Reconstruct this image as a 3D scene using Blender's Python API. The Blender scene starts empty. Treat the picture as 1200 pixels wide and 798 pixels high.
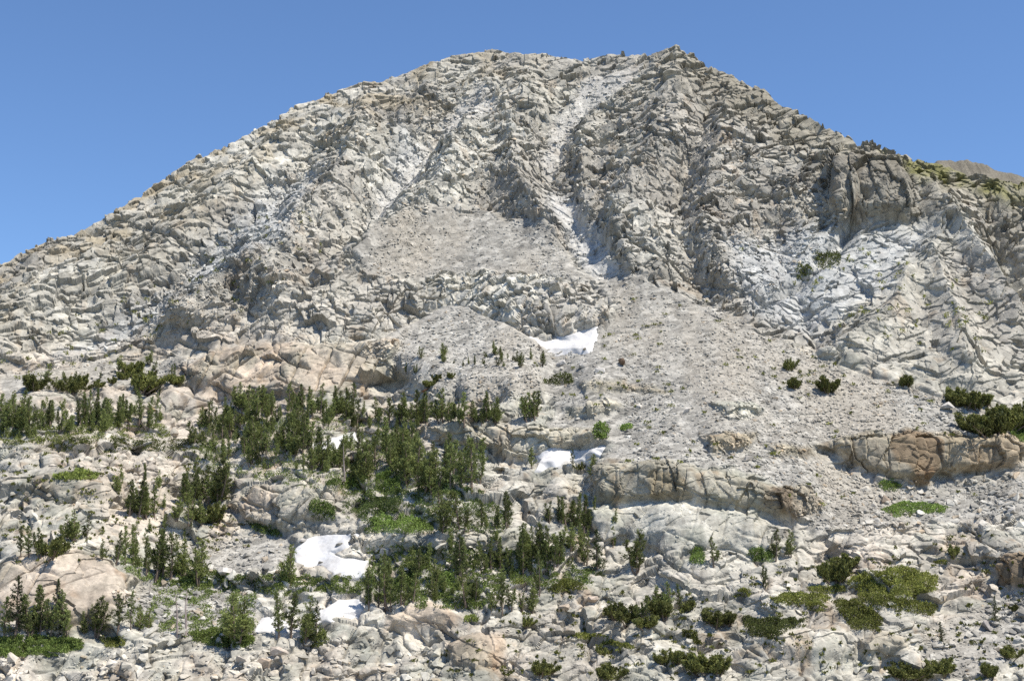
import bpy, math, random
import numpy as np
from concurrent.futures import ThreadPoolExecutor

SC = bpy.context.scene
COL = SC.collection
R = math.radians
# ------------------------------------------------------------------ camera, sky, sun, exposure
FPX = 1667.0                      # focal length in units of a 1200 px wide picture
PITCH = math.atan(0.16)
cd = bpy.data.cameras.new('camera'); cam = bpy.data.objects.new('camera', cd); COL.objects.link(cam)
cd.sensor_width = 36.0; cd.lens = 36.0 * FPX / 1200.0; cd.clip_start = 0.5; cd.clip_end = 40000
cam.rotation_euler = (math.pi / 2 + PITCH, 0, 0)
SC.camera = cam
SUN_EL, SUN_AZ = R(61), R(116)     # azimuth from +Y (view direction) towards +X (right)
w = bpy.data.worlds.new("World"); SC.world = w; w.use_nodes = True
nt = w.node_tree; bg = nt.nodes['Background']
sky = nt.nodes.new('ShaderNodeTexSky'); sky.sky_type = 'NISHITA'; sky.sun_disc = False
sky.sun_elevation = SUN_EL; sky.sun_rotation = SUN_AZ
sky.altitude = 1500; sky.air_density = 1.0; sky.dust_density = 0.0; sky.ozone_density = 8.0
nt.links.new(sky.outputs[0], bg.inputs[0]); bg.inputs[1].default_value = 0.109
sd = bpy.data.lights.new('sun', 'SUN'); sd.energy = 4.8; sd.angle = R(0.53); sd.color = (1.0, 0.94, 0.85)
so = bpy.data.objects.new('sun', sd); COL.objects.link(so)
so.rotation_euler = (math.pi / 2 - SUN_EL, 0, math.pi - SUN_AZ)
so.location = (600, 300, 900)
SC.view_settings.view_transform = 'Standard'; SC.view_settings.look = 'None'
SC.view_settings.exposure = 0.6; SC.view_settings.gamma = 1.0
try: SC.view_settings.use_curve_mapping = False
except Exception: pass
SC.render.engine = 'CYCLES'
SC.cycles.max_bounces = 4; SC.cycles.diffuse_bounces = 3; SC.cycles.use_denoising = False

# ------------------------------------------------------------------ noise
POOL = ThreadPoolExecutor(4)
F4 = np.float32
def hsh(ix, iy, iz, s):
    h = (ix * np.uint32(73856093)) ^ (iy * np.uint32(19349663)) ^ (iz * np.uint32(83492791)) ^ np.uint32((s * 2654435761) & 0xffffffff)
    h ^= h >> np.uint32(15); h *= np.uint32(0x2c1b3c6d); h ^= h >> np.uint32(12)
    h *= np.uint32(0x297a2d39); h ^= h >> np.uint32(15)
    return h
def u01(h): return (h & np.uint32(0xffffff)).astype(F4) * F4(1 / 16777216.0)
def chunked(fn, *arrs, n=60000):
    N = len(arrs[0]); jobs = []
    for a in range(0, N, n):
        jobs.append(POOL.submit(fn, *[q[a:a + n] for q in arrs]))
    res = [j.result() for j in jobs]
    if isinstance(res[0], tuple):
        return tuple(np.concatenate([r[k] for r in res]) for k in range(len(res[0])))
    return np.concatenate(res)
def vnoise(p, seed=0):            # smooth value noise, -1..1, p (N,3)
    def f(q):
        b = np.floor(q); t = (q - b).astype(F4); i = b.astype(np.int64).astype(np.uint32)
        t = t * t * t * (t * (t * 6 - 15) + 10)
        out = 0
        for dx in (0, 1):
            wx = t[:, 0] if dx else 1 - t[:, 0]
            for dy in (0, 1):
                wy = wx * (t[:, 1] if dy else 1 - t[:, 1])
                for dz in (0, 1):
                    wz = wy * (t[:, 2] if dz else 1 - t[:, 2])
                    out = out + wz * u01(hsh(i[:, 0] + np.uint32(dx), i[:, 1] + np.uint32(dy), i[:, 2] + np.uint32(dz), seed))
        return out * 2 - 1
    return chunked(f, p)
def fbm(p, octs=4, seed=0, gain=0.5, ridged=False):
    o = 0; a = 1.0; s = 0
    for k in range(octs):
        n = vnoise(p * (2.03 ** k) + 17.3 * k, seed + k)
        if ridged: n = 1 - 2 * np.abs(n)
        o = o + a * n; s += a; a *= gain
    return o / s
def worley(p, seed=0, box=False):            # -> f1, edge distance (f2-f1), id hash, vector from the cell's point
    def f(q):
        n = len(q); b = np.floor(q); i = b.astype(np.int64).astype(np.uint32); t = (q - b).astype(F4)
        d1 = np.full(n, 9, F4); d2 = np.full(n, 9, F4); idh = np.zeros(n, np.uint32); vec = np.zeros((n, 3), F4)
        for dx in (-1, 0, 1):
            for dy in (-1, 0, 1):
                for dz in (-1, 0, 1):
                    h = hsh(i[:, 0] + np.uint32(dx & 0xffffffff), i[:, 1] + np.uint32(dy & 0xffffffff), i[:, 2] + np.uint32(dz & 0xffffffff), seed)
                    rx = (h & np.uint32(1023)).astype(F4) * F4(1 / 1023.); ry = ((h >> np.uint32(10)) & np.uint32(1023)).astype(F4) * F4(1 / 1023.)
                    rz = ((h >> np.uint32(20)) & np.uint32(1023)).astype(F4) * F4(1 / 1023.)
                    vx = t[:, 0] - dx - rx; vy = t[:, 1] - dy - ry; vz = t[:, 2] - dz - rz
                    d = np.maximum(np.maximum(np.abs(vx), np.abs(vy)), np.abs(vz)) if box else vx * vx + vy * vy + vz * vz
                    m = d < d1
                    d2 = np.where(m, d1, np.minimum(d2, d))
                    d1 = np.where(m, d, d1); idh = np.where(m, h, idh)
                    vec[:, 0] = np.where(m, vx, vec[:, 0]); vec[:, 1] = np.where(m, vy, vec[:, 1]); vec[:, 2] = np.where(m, vz, vec[:, 2])
        if box: return d1, d2 - d1, idh, vec
        return np.sqrt(d1), np.sqrt(d2) - np.sqrt(d1), idh, vec
    return chunked(f, p)
def rnd_of(h, k): return u01(hsh(h, h >> np.uint32(7), np.full_like(h, k), 77 + k))
def sstep(a, b, x):
    t = np.clip((x - a) / (b - a), 0, 1); return t * t * (3 - 2 * t)
def poly_sd(poly, x, y):          # signed distance to a polygon, + inside
    P = np.asarray(poly, float); n = len(P)
    d = np.full(x.shape, 1e18); ins = np.zeros(x.shape, bool)
    for k in range(n):
        ax, ay = P[k]; bx, by = P[(k + 1) % n]
        ex, ey = bx - ax, by - ay; wx, wy = x - ax, y - ay
        t = np.clip((wx * ex + wy * ey) / (ex * ex + ey * ey + 1e-9), 0, 1)
        d = np.minimum(d, (wx - ex * t) ** 2 + (wy - ey * t) ** 2)
        c = ((ay > y) != (by > y))
        xi = ax + (y - ay) * ex / (ey if abs(ey) > 1e-9 else 1e-9)
        ins ^= c & (x < xi)
    d = np.sqrt(d); return np.where(ins, d, -d)
def line_d(line, x, y):           # distance to a polyline and side (+ right of it)
    P = np.asarray(line, float); d = np.full(x.shape, 1e18)
    for k in range(len(P) - 1):
        ax, ay = P[k]; bx, by = P[k + 1]; ex, ey = bx - ax, by - ay; wx, wy = x - ax, y - ay
        t = np.clip((wx * ex + wy * ey) / (ex * ex + ey * ey + 1e-9), 0, 1)
        d = np.minimum(d, (wx - ex * t) ** 2 + (wy - ey * t) ** 2)
    return np.sqrt(d)
def blur(a, s, axis):
    r = int(max(1, s * 2.5)); k = np.exp(-0.5 * (np.arange(-r, r + 1) / s) ** 2); k /= k.sum()
    pad = [(0, 0)] * a.ndim; pad[axis] = (r, r); b = np.pad(a, pad, mode='edge'); o = 0
    for j, wgt in enumerate(k):
        sl = [slice(None)] * a.ndim; sl[axis] = slice(j, j + a.shape[axis]); o = o + wgt * b[tuple(sl)]
    return o

# ------------------------------------------------------------------ terrain: heights laid out over azimuth and distance
NU, NV, NVF = 1640, 900, 1450
X0, X1, YB = -255.0, 1455.0, 905.0
xs = np.linspace(X0, X1, NU)
SKY = np.array([(-260, 446), (-160, 392), (-60, 342), (0, 315), (15, 307), (40, 289), (60, 279), (80, 276), (110, 262), (150, 240), (175, 226), (190, 211), (230, 190), (280, 163), (330, 138), (380, 112), (420, 97), (450, 92), (480, 87), (503, 73), (540, 66), (570, 60), (610, 60), (650, 66), (690, 70), (720, 66), (760, 67), (775, 62), (787, 57), (793, 53), (800, 58), (806, 62), (830, 77), (860, 92), (890, 105), (920, 122), (950, 138), (980, 153), (1003, 167), (1015, 162), (1028, 164), (1045, 178), (1080, 191), (1120, 202), (1160, 212), (1200, 221), (1260, 232), (1360, 252), (1460, 276)], float)
skyy = np.interp(xs, SKY[:, 0], SKY[:, 1])
v = np.linspace(0, 1, NV)[:, None]
GX = np.repeat(xs[None, :], NV, 0); skys = blur(skyy[None, :], 60, 1)[0]; GY = YB + v * (skys[None, :] - YB) + v ** 8 * (skyy - skys)[None, :]
cp, sp = math.cos(PITCH), math.sin(PITCH)
def ray(x, y):
    X = (x - 600) / FPX; U = (399 - y) / FPX
    fw = cp - U * sp
    return X / fw, (sp + U * cp) / fw     # lateral and vertical slope per metre forward
SXr, TT = ray(GX, GY)
flat = lambda a: a.reshape(-1)
gx, gy = flat(GX), flat(GY)
def soft(poly, s=6.0):            # soft 0..1 mask of a polygon, evaluated only near it
    P = np.asarray(poly, float); m = np.zeros(gx.shape)
    k = (gx > P[:, 0].min() - 3 * s) & (gx < P[:, 0].max() + 3 * s) & (gy > P[:, 1].min() - 3 * s) & (gy < P[:, 1].max() + 3 * s)
    m[k] = sstep(-s, s, poly_sd(poly, gx[k] + wob[k], gy[k] + wob2[k])); return m.reshape(NV, NU)
q2 = np.stack([gx / 26, gy / 18, 0 * gx], 1)
wob = fbm(q2, 3, 301) * 9; wob2 = fbm(q2 + 50, 3, 311) * 6

ycol = np.array([0, 100, 200, 300, 400, 430, 470, 520, 580, 640, 700, 760, 900], float)
SL = {-150: [40, 40, 40, 42, 40, 30, 22, 18, 24, 26, 20, 24, 24],
      0:    [40, 40, 42, 43, 40, 28, 22, 17, 24, 26, 20, 24, 24],
      300:  [40, 42, 44, 45, 42, 30, 21, 15, 20, 22, 14, 22, 24],
      600:  [40, 44, 46, 38, 35, 31, 26, 20, 22, 22, 18, 26, 24],
      850:  [42, 44, 46, 45, 34, 33, 33, 33, 34, 28, 26, 28, 26],
      1100: [42, 44, 48, 50, 46, 38, 32, 32, 28, 28, 28, 28, 26],
      1350: [42, 40, 44, 50, 46, 38, 30, 32, 28, 28, 28, 28, 26]}
kx = sorted(SL); colv = np.stack([np.interp(flat(GY), ycol, SL[k]) for k in kx])
fi = np.interp(gx, kx, range(len(kx))); i0 = np.clip(fi.astype(int), 0, len(kx) - 2); fr = fi - i0
ar = np.arange(len(gx))
SLOPE = ((1 - fr) * colv[i0, ar] + fr * colv[i0 + 1, ar]).reshape(NV, NU)
# areas of the hillside (in picture coordinates of the survey photograph)
TALUS = [
    [(700, 318), (745, 335), (830, 350), (880, 385), (930, 405), (990, 432), (1060, 455), (1115, 470), (1200, 500), (1350, 520), (1200, 515), (1040, 507), (960, 520), (938, 532), (1000, 556), (1060, 575), (1200, 560), (1350, 560), (1350, 600), (1200, 600), (1100, 612), (1000, 622), (955, 622), (925, 590), (900, 560), (840, 545), (705, 540), (720, 520), (640, 500), (650, 470), (610, 440), (640, 412), (700, 388), (728, 362)],
    [(415, 305), (450, 275), (500, 250), (560, 245), (640, 268), (690, 312), (728, 345), (700, 328), (560, 322), (430, 326)],
    [(420, 412), (480, 385), (530, 362), (560, 365), (600, 388), (640, 410), (640, 470), (560, 472), (520, 462), (470, 440)],
    [(0, 440), (100, 425), (190, 418), (250, 420), (240, 440), (190, 450), (100, 452), (0, 470)],
    [(220, 640), (330, 620), (345, 640), (330, 665), (270, 672), (200, 660)],
    [(130, 692), (200, 682), (300, 694), (296, 745), (230, 748), (150, 738)],
    [(1080, 735), (1200, 690), (1200, 760), (1150, 798), (1080, 790)],
]
GULLY_FILL = [[(560, 100), (590, 130), (520, 165), (470, 235), (430, 262), (450, 205), (500, 150)],
              [(650, 215), (672, 235), (700, 280), (735, 325), (700, 322), (670, 280), (652, 245)],
              [(690, 88), (752, 75), (735, 92), (690, 120), (655, 165), (640, 200), (632, 180), (655, 130)]]
SNOW = {'upper': [(626, 411), (650, 402), (678, 392), (701, 386), (699, 399), (690, 411), (655, 412)],
        'ledge': [(628, 550), (632, 540), (650, 533), (704, 528), (700, 537), (690, 545), (660, 549)],
        'gully': [(340, 650), (350, 639), (372, 629), (418, 626), (408, 639), (386, 647), (400, 655), (428, 659), (424, 673), (388, 674), (377, 664), (362, 669), (348, 662)],
        'lower': [(296, 744), (306, 726), (322, 722), (342, 735), (395, 706), (424, 702), (424, 715), (396, 722), (370, 735), (340, 746)],
        'grove': [(372, 524), (388, 514), (413, 509), (417, 516), (402, 525), (382, 531)]}
# rock outcrops: outline, face angle, outward bulge in metres, terrace factor, block factor, tint, label
OUT = {
    'band':   ([(285, 385), (300, 362), (335, 342), (430, 328), (490, 330), (560, 324), (640, 322), (705, 332), (726, 362), (700, 388), (655, 404), (636, 408), (590, 384), (545, 362), (515, 364), (470, 386), (430, 402), (370, 408), (310, 402)], 51, 1.2, 0.4, 1.5, (1.2, 1.2, 1.2), 'long pale cliff band of blocky granite above the highest snow patch'),
    'brown':  ([(962, 522), (1000, 512), (1040, 509), (1100, 510), (1150, 512), (1199, 516), (1199, 548), (1150, 556), (1100, 560), (1085, 572), (1060, 570), (1030, 560), (990, 540)], 78, 2.6, 0.2, 1.2, (.86, .80, .71), 'steep jointed cliff with a brown-stained pillar under the right end of the talus'),
    'brow':   ([(700, 548), (760, 544), (830, 550), (880, 562), (918, 575), (922, 606), (880, 598), (800, 592), (740, 590), (700, 588)], 72, 2.4, 0.2, .8, (.82, .79, .72), 'long grey rounded cliff with stained seams below the talus slope'),
    'slabs':  ([(690, 596), (740, 592), (800, 590), (880, 600), (905, 615), (890, 640), (860, 652), (800, 640), (750, 638), (700, 625)], 48, 1.4, 0.2, .4, (1.05, 1.05, 1.03), 'smooth whitish slab sloping below the long grey cliff'),
    'ledge':  ([(492, 508), (520, 497), (560, 492), (600, 498), (640, 500), (702, 500), (712, 515), (690, 526), (640, 536), (608, 540), (570, 530), (520, 524)], 64, 2.0, 0.3, 1.3, (1.0, .97, .9), 'blocky cream ledge with dark joints above the ledge snow patch'),
    'pink':   ([(0, 662), (40, 652), (90, 652), (130, 662), (150, 682), (140, 705), (128, 736), (60, 738), (0, 735)], 52, 2.5, 0.25, .6, (1.04, .95, .89), 'smooth pink dome behind the tall conifers at lower left'),
    'hump':   ([(455, 722), (480, 710), (500, 705), (522, 708), (540, 724), (535, 735), (500, 738), (470, 745), (450, 740)], 50, 1.8, 0.15, .35, (1.06, .94, .85), 'rounded pink hump of rock in the middle of the foreground'),
    'block':  ([(525, 755), (560, 742), (590, 745), (588, 785), (560, 788), (528, 784)], 58, 1.3, 0.1, .3, (1.05, .93, .83), 'smooth pinkish slab with a dark overhang beneath it, foreground centre'),
    'left':   ([(0, 562), (40, 558), (90, 560), (128, 570), (130, 590), (90, 588), (40, 580), (0, 580)], 62, 1.5, 0.3, .8, (.98, .98, .96), 'flat grey ledge jutting out at the left edge above the pink slabs'),
    'crag':   ([(200, 432), (260, 410), (310, 404), (400, 402), (462, 412), (470, 440), (440, 450), (390, 468), (330, 466), (280, 470), (230, 455)], 38, 2.0, 0.4, 1.3, (1.02, .96, .9), 'broad pale crag of tilted slabs above the main grove'),
    'butt':   ([(972, 200), (1005, 185), (1050, 188), (1068, 225), (1074, 252), (1060, 262), (1000, 256), (978, 268), (974, 240)], 76, 5.0, 0.1, 1.2, (.74, .73, .71), 'dark columnar buttress just under the right skyline'),
    'split':  ([(905, 572), (950, 568), (962, 590), (948, 604), (930, 606), (908, 600)], 76, 1.2, 0.1, 1.0, (.8, .74, .67), 'split brown block standing at the right end of the long grey cliff'),
    'tabA':   ([(683, 449), (700, 446), (736, 446), (740, 458), (712, 461), (685, 461)], 66, .8, .1, .8, (1.0, .96, .88), 'small cream ledge poking from the talus below the highest snow patch'),
    'tabB':   ([(738, 454), (760, 451), (780, 454), (778, 462), (745, 462)], 62, .7, .1, .8, (1.0, .93, .82), 'low tan ledge in the talus to the right of a small cream ledge'),
    'tabC':   ([(664, 478), (690, 470), (722, 470), (730, 480), (700, 488), (670, 487)], 66, .9, .1, 1.0, (1.0, .97, .9), 'ribbed cream ledge in the talus with a dark cleft face'),
    'tabD':   ([(824, 512), (850, 508), (888, 511), (880, 524), (835, 530)], 68, .9, .1, .7, (.86, .78, .66), 'tan angular ledge half buried in the middle of the talus'),
    'tabE':   ([(833, 474), (850, 470), (880, 472), (895, 480), (870, 488), (850, 490)], 42, .9, .1, .6, (1.12, 1.12, 1.1), 'smooth white slab bulging out of the upper talus'),
    'tabF':   ([(905, 523), (925, 520), (955, 524), (952, 534), (910, 532)], 66, .8, .1, .8, (.84, .77, .67), 'short row of brown rocks in the talus left of the brown cliff'),
    'nose':   ([(868, 758), (900, 742), (940, 735), (990, 738), (1005, 748), (1000, 772), (940, 772), (905, 765)], 46, 1.6, .1, .5, (1.08, 1.07, 1.05), 'white rounded slab with a shadowed lip at lower right'),
    'cube':   ([(1008, 748), (1030, 742), (1062, 748), (1064, 768), (1040, 772), (1012, 774)], 72, 1.6, .1, .4, (.93, .89, .82), 'big square-cut block with a dark front at lower right'),
    'corner': ([(1160, 662), (1199, 650), (1230, 650), (1230, 690), (1199, 690), (1172, 690)], 74, 1.6, .1, .9, (.6, .5, .4), 'dark-fronted brown corner block at the right edge'),
    'fall':   ([(262, 590), (300, 566), (350, 568), (400, 560), (400, 605), (370, 612), (320, 622), (280, 605)], 58, 1.5, .3, 1.5, (.97, .95, .92), 'broken grey step of square blocks above the gully snow patch'),
    'rim':    ([(415, 630), (440, 622), (500, 626), (560, 622), (600, 626), (600, 650), (540, 652), (470, 650), (430, 650)], 66, 1.5, .2, 1.3, (.93, .92, .89), 'grey rock step with dark hollows under the bright willow thicket'),
    'tower':  ([(712, 300), (722, 245), (745, 215), (770, 262), (785, 320), (775, 335), (745, 328)], 54, 1.5, .1, 1.0, (.92, .92, .92), 'tall grey rib standing right of the central white gully'),
}
STAIN = [([(1043, 511), (1092, 511), (1098, 545), (1088, 573), (1062, 571), (1050, 540)], (.68, .585, .50)), ([(1098, 511), (1199, 516), (1230, 520), (1199, 545), (1150, 556), (1100, 556)], (.90, .86, .80)), ([(905, 575), (930, 572), (930, 606), (908, 600)], (.6, .55, .5)), ([(760, 560), (800, 556), (812, 594), (765, 592)], (.78, .72, .62))]
talus = np.zeros((NV, NU))
for k, p in enumerate(TALUS): talus = np.maximum(talus, soft(p, 6))
fill = np.zeros((NV, NU))
for p in GULLY_FILL: fill = np.maximum(fill, soft(p, 8))
snowm = np.zeros((NV, NU))
for p in SNOW.values(): snowm = np.maximum(snowm, soft(p, 4))
mount = sstep(450, 395, GY + 25 * np.sin(GX / 130) - np.interp(GX, [0, 200, 400, 700, 850, 1000, 1200], [0, -20, -20, -40, -20, 20, 50]))
terr = 0.6 * (1 - mount) + 0.18 * mount
blk = np.ones((NV, NU)); bulge = np.zeros((NV, NU)); tint = np.ones((NV, NU, 3)); outid = np.full((NV, NU), -1, int)
blk *= 1 - .5 * np.maximum(soft([(850, 285), (960, 262), (1090, 262), (1075, 330), (1000, 380), (900, 370)], 16), soft([(1030, 330), (1120, 270), (1180, 330), (1190, 420), (1120, 450), (1010, 410)], 16))
terr *= (1 - talus) * (1 - .7 * fill) * (1 - snowm)
for n, (poly, ang, bg_m, tf, bf, tn, lab) in OUT.items():
    m = soft(poly, 5); SLOPE = SLOPE * (1 - m) + ang * m
    terr = terr * (1 - m) + tf * m; blk = blk * (1 - m) + bf * m; talus *= (1 - m)
    tint = tint * (1 - m[..., None]) + np.array(tn) * m[..., None]
    mb = soft(poly, 12); bulge += bg_m * (mb * mb)
    # a short flat top above the face and a flat foot keep the average grade
    outid[m > .5] = list(OUT).index(n)
for poly, tn in STAIN:
    m = soft(poly, 3)[..., None]; tint = tint * (1 - m) + tint * np.array(tn) * m
SLOPE = SLOPE * (1 - snowm) + 30 * snowm
cone = soft(TALUS[2], 14); bulge += 3.5 * cone * cone
# march every azimuth outward, healing sideways as it goes
tanS = np.tan(np.radians(SLOPE))
twarp = (fbm(np.stack([gx / 70, gy / 40, 0 * gx + 3], 1), 4, 21) * 1.6 + fbm(np.stack([gx / 9, gy / 9, 0 * gx], 1), 2, 23) * .12).reshape(NV, NU)
Ymid = np.zeros((NV, NU)); lnY = np.full(NU, math.log(205.0)); Ymid[0] = 205
ph = np.zeros(NU)
kern = np.exp(-0.5 * (np.arange(-8, 9) / 2.3) ** 2); kern /= kern.sum()
kwide = np.exp(-0.5 * (np.arange(-150, 151) / 60.) ** 2); kwide /= kwide.sum()
for j in range(1, NV):
    Y = np.exp(lnY); T = TT[j]
    dT = TT[j] - TT[j - 1]
    a = terr[j]; ts = tanS[j]
    Hs = np.maximum(2.6, 0.0125 * Y)
    fph = np.mod(ph + twarp[j] * 1.0, 1.0)
    riser = sstep(.28, .34, fph) * sstep(1.0, .95, fph)
    tr = np.maximum(2.3, 2.2 * ts); qf = .66
    tt = (1 - qf) / np.maximum(1e-3, (1 / ts - qf / tr))
    te = riser * tr + (1 - riser) * tt
    te = ts * (1 - a) + te * a
    den = np.maximum(te - T, 0.15)
    dl = dT / den
    z0 = Y * TT[j - 1]
    lnY = lnY + dl
    lnY = np.convolve(np.pad(lnY, 8, mode='edge'), kern, 'valid')
    ph = ph + (np.exp(lnY) * T - z0) / Hs
    ph = np.convolve(np.pad(ph, 8, mode='edge'), kern, 'valid')
    wide = np.convolve(np.pad(lnY, 150, mode='edge'), kwide, 'valid')
    lnY = lnY + np.where(GY[j] < 440, .022, .010) * (wide - lnY)
    Ymid[j] = np.exp(lnY)
# lay the rows out again so that treads seen edge-on get as many points as the faces
P = np.stack([Ymid * SXr, Ymid, Ymid * TT], -1)
dm = np.abs(np.diff(GY, axis=0)) + .30 * np.linalg.norm(np.diff(P, axis=0), axis=-1) / (Ymid[1:] / FPX)
dm = blur(blur(dm, 5, 1), 2, 0); cum = np.concatenate([np.zeros((1, NU)), np.cumsum(dm, 0)]); cum /= cum[-1]
tq_ = np.linspace(0, 1, NVF); RI = np.empty((NVF, NU), np.int64); RF = np.empty((NVF, NU))
for c in range(NU):
    f_ = np.interp(tq_, cum[:, c], np.arange(NV)); k_ = np.minimum(f_.astype(int), NV - 2); RI[:, c] = k_; RF[:, c] = f_ - k_
def reg(a):
    if a.ndim == 3: return np.stack([reg(a[..., q]) for q in range(a.shape[2])], -1)
    return np.take_along_axis(a, RI, 0) * (1 - RF) + np.take_along_axis(a, RI + 1, 0) * RF
wob, wob2 = reg(wob.reshape(NV, NU)).ravel(), reg(wob2.reshape(NV, NU)).ravel()
outid = np.take_along_axis(outid, np.where(RF > .5, RI + 1, RI), 0)
GX, GY, Ymid, talus, fill, snowm, mount, blk, bulge, tint, cone = [reg(q) for q in (GX, GY, Ymid, talus, fill, snowm, mount, blk, bulge, tint, cone)]
NV = NVF; SXr, TT = ray(GX, GY); gx, gy = flat(GX), flat(GY)
P = np.stack([Ymid * SXr, Ymid, Ymid * TT], -1)
Pb = blur(blur(P, 4, 0), 4, 1)
du = np.gradient(Pb, axis=1); dv = np.gradient(Pb, axis=0)
Nrm = np.cross(du, dv); Nrm /= np.linalg.norm(Nrm, axis=-1, keepdims=True) + 1e-9
# ridges (+) and gullies (-) of the mountain face: polyline, metres, width px
LINES = [
    ([(430, 100), (422, 160), (392, 230), (300, 318), (200, 388)], 9, 26), ([(565, 108), (545, 170), (515, 232), (430, 288), (330, 345)], 11, 26),
    ([(560, 120), (505, 160), (458, 212), (436, 250), (360, 320)], -12, 20), ([(330, 140), (300, 200), (230, 270), (130, 350)], 7, 25),
    ([(360, 170), (300, 250), (200, 330), (120, 400)], -6, 22), ([(620, 90), (602, 150), (600, 205), (640, 255)], 8, 22),
    ([(740, 82), (690, 110), (652, 165), (640, 205)], -7, 22), ([(655, 215), (680, 270), (708, 322)], -4, 24),
    ([(800, 60), (782, 120), (758, 180), (738, 230), (725, 280), (750, 330)], 7, 28), ([(860, 95), (840, 170), (820, 250), (850, 320)], 5, 22),
    ([(830, 130), (800, 210), (800, 280), (830, 340)], -6, 20), ([(1000, 170), (940, 220), (870, 262)], 5, 14), ([(1010, 238), (985, 280), (950, 312), (895, 350)], -6, 9),
    ([(1075, 200), (1110, 260), (1150, 310), (1190, 370)], 10, 22), ([(1160, 215), (1172, 270), (1200, 340)], -9, 20), ([(1060, 330), (1040, 380), (990, 410)], 7, 20),
    ([(1090, 300), (1110, 360), (1130, 430)], 7, 18), ([(150, 245), (120, 300), (60, 350), (0, 400)], 6, 22), ([(60, 280), (30, 330), (-20, 370)], 5, 20),
    ([(505, 75), (490, 110), (470, 140)], 6, 14), ([(690, 130), (680, 200), (690, 250)], 4, 14), ([(900, 250), (930, 330), (960, 390)], -5, 22)]
ridge = np.zeros((NV, NU))
for ln, amp, wd in LINES:
    A = np.asarray(ln, float); k = (gx > A[:, 0].min() - 80) & (gx < A[:, 0].max() + 80) & (gy > A[:, 1].min() - 60) & (gy < A[:, 1].max() + 60)
    r = np.zeros(len(gx)); d = line_d(ln, gx[k] + wob[k] * .8, gy[k] + wob2[k]); r[k] = amp * np.maximum(0, 1 - d / (wd * 1.7)) ** 1.4; ridge += .55 * r.reshape(NV, NU)
P1 = P + Nrm * (bulge + ridge * sstep(0, .5, mount) * sstep(0, 70, GY - skyy[None, :]))[..., None]
p = P1.reshape(-1, 3).astype(F4); nf = Nrm.reshape(-1, 3).astype(F4)
mo = flat(mount).astype(F4); ta = flat(talus).astype(F4); sn = flat(snowm).astype(F4); fl = flat(fill).astype(F4); bk = flat(blk).astype(F4)
rock = (1 - ta) * (1 - sn) * bk
# smooth areas of slab within the broken rock
big = fbm(p / 60, 3, 41); mid = fbm(p / 16, 3, 51)
slab = np.clip(sstep(.05, .35, big + .3 * mid), 0, 1)
slab = np.maximum(slab, (1 - mo) * sstep(-.2, .15, big + .3 * mid)); rough = (1 - .7 * slab)
edgefade = np.ones_like(mo)
wv = np.stack([fbm(p / 9, 2, 61), fbm(p / 9 + 40, 2, 62), fbm(p / 9 + 80, 2, 63)], 1)
ca, sa = math.cos(.5), math.sin(.5)
JOINT = np.array([[ca, sa, .25], [-sa, ca, -.1], [-.3, .12, 1.0]], F4)
pj = (p @ JOINT.T) + wv * .8
JOINT2 = np.array([[.8, .5, -.33], [-.45, .86, .2], [.38, -.05, .92]], F4)
pj2 = (p @ JOINT2.T) + wv * .8
def blocks(L, seed, sc, tilt, crack, sel, box=True, q0=None):
    out = np.zeros(len(p), F4); rid = np.zeros(len(p), F4); ix = np.nonzero(sel)[0]
    if len(ix) == 0: return out, rid
    q = (pj if q0 is None else q0)[ix] / np.array([L * s for s in sc], F4)
    f1, e, h, vec = worley(q, seed, box)
    o = (rnd_of(h, 1) - .5) * 1.3
    for k in range(3): o += tilt * vec[:, k] * (rnd_of(h, 3 + k) - .5) * 2
    o -= crack * (1 - sstep(0, .09, e))
    out[ix] = o; rid[ix] = rnd_of(h, 9)
    return out, rid
on = np.ones(len(p), bool); near = p[:, 1] < 560
bA, rA = blocks(1.6, 1, (1.3, 1, .8), 1.3, .3, near | (ta > .1))
bM, rM = blocks(2.6, 6, (1.1, 1, 1.2), 1.4, .1, mo > .02, True, pj2)
bB, rB = blocks(4.6, 2, (1.6, 1.1, .75), 1.4, .25, on)
bC, rC = blocks(11., 3, (1.3, 1, .8), 1.3, .15, on, True, pj2)
bD, rD = blocks(27., 4, (1, 1, 1.2), 1.2, .1, mo > .02)
skyd = gy - np.interp(gx, xs, skyy)
cf = (.62 + .38 * sstep(5, 60, skyd)).astype(F4)
vertm = np.zeros((NV, NU))
for n_ in ('brown', 'brow', 'butt', 'split', 'ledge', 'corner', 'tabC', 'tabD', 'fall', 'rim', 'band'):
    vertm = np.maximum(vertm, (1.0 if n_ in ('brown', 'butt', 'split', 'tabC', 'tabD', 'corner') else .5) * soft(OUT[n_][0], 4))
vertm = flat(vertm).astype(F4)
bV, rV = blocks(4.0, 7, (1.0, 1.0, 4.5), 1.1, .3, vertm > .02, True, p + wv * .5)
bW, rW = blocks(9.0, 8, (.8, 1.0, 5.0), 1.0, .2, vertm > .02, True, p + wv)
def sheets(nv, L, amp, depth, wid, seed):
    nv = np.array(nv, F4); nv /= np.linalg.norm(nv)
    q = (p @ nv) / L + .30 * fbm(p / (L * 3.2), 2, seed)
    k = np.floor(q + .5); d = np.abs(q - np.floor(q) - .5) * L
    rn = u01(hsh(k.astype(np.int64).astype(np.uint32), np.zeros(len(p), np.uint32), np.zeros(len(p), np.uint32), seed))
    gate = sstep(-.25, .15, vnoise(p / (L * 2.2) + seed, seed + 5))
    return (amp * (rn - .5) - depth * np.exp(-(d / wid) ** 2)) * gate
pxm = p[:, 1] / FPX                       # metres per survey pixel
sA = sheets((.22, -.35, .92), 3.2, 1.3, .8, .26, 501)
sB = sheets((.80, .25, -.50), 5.2, .6, .8, .24, 502)
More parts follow.
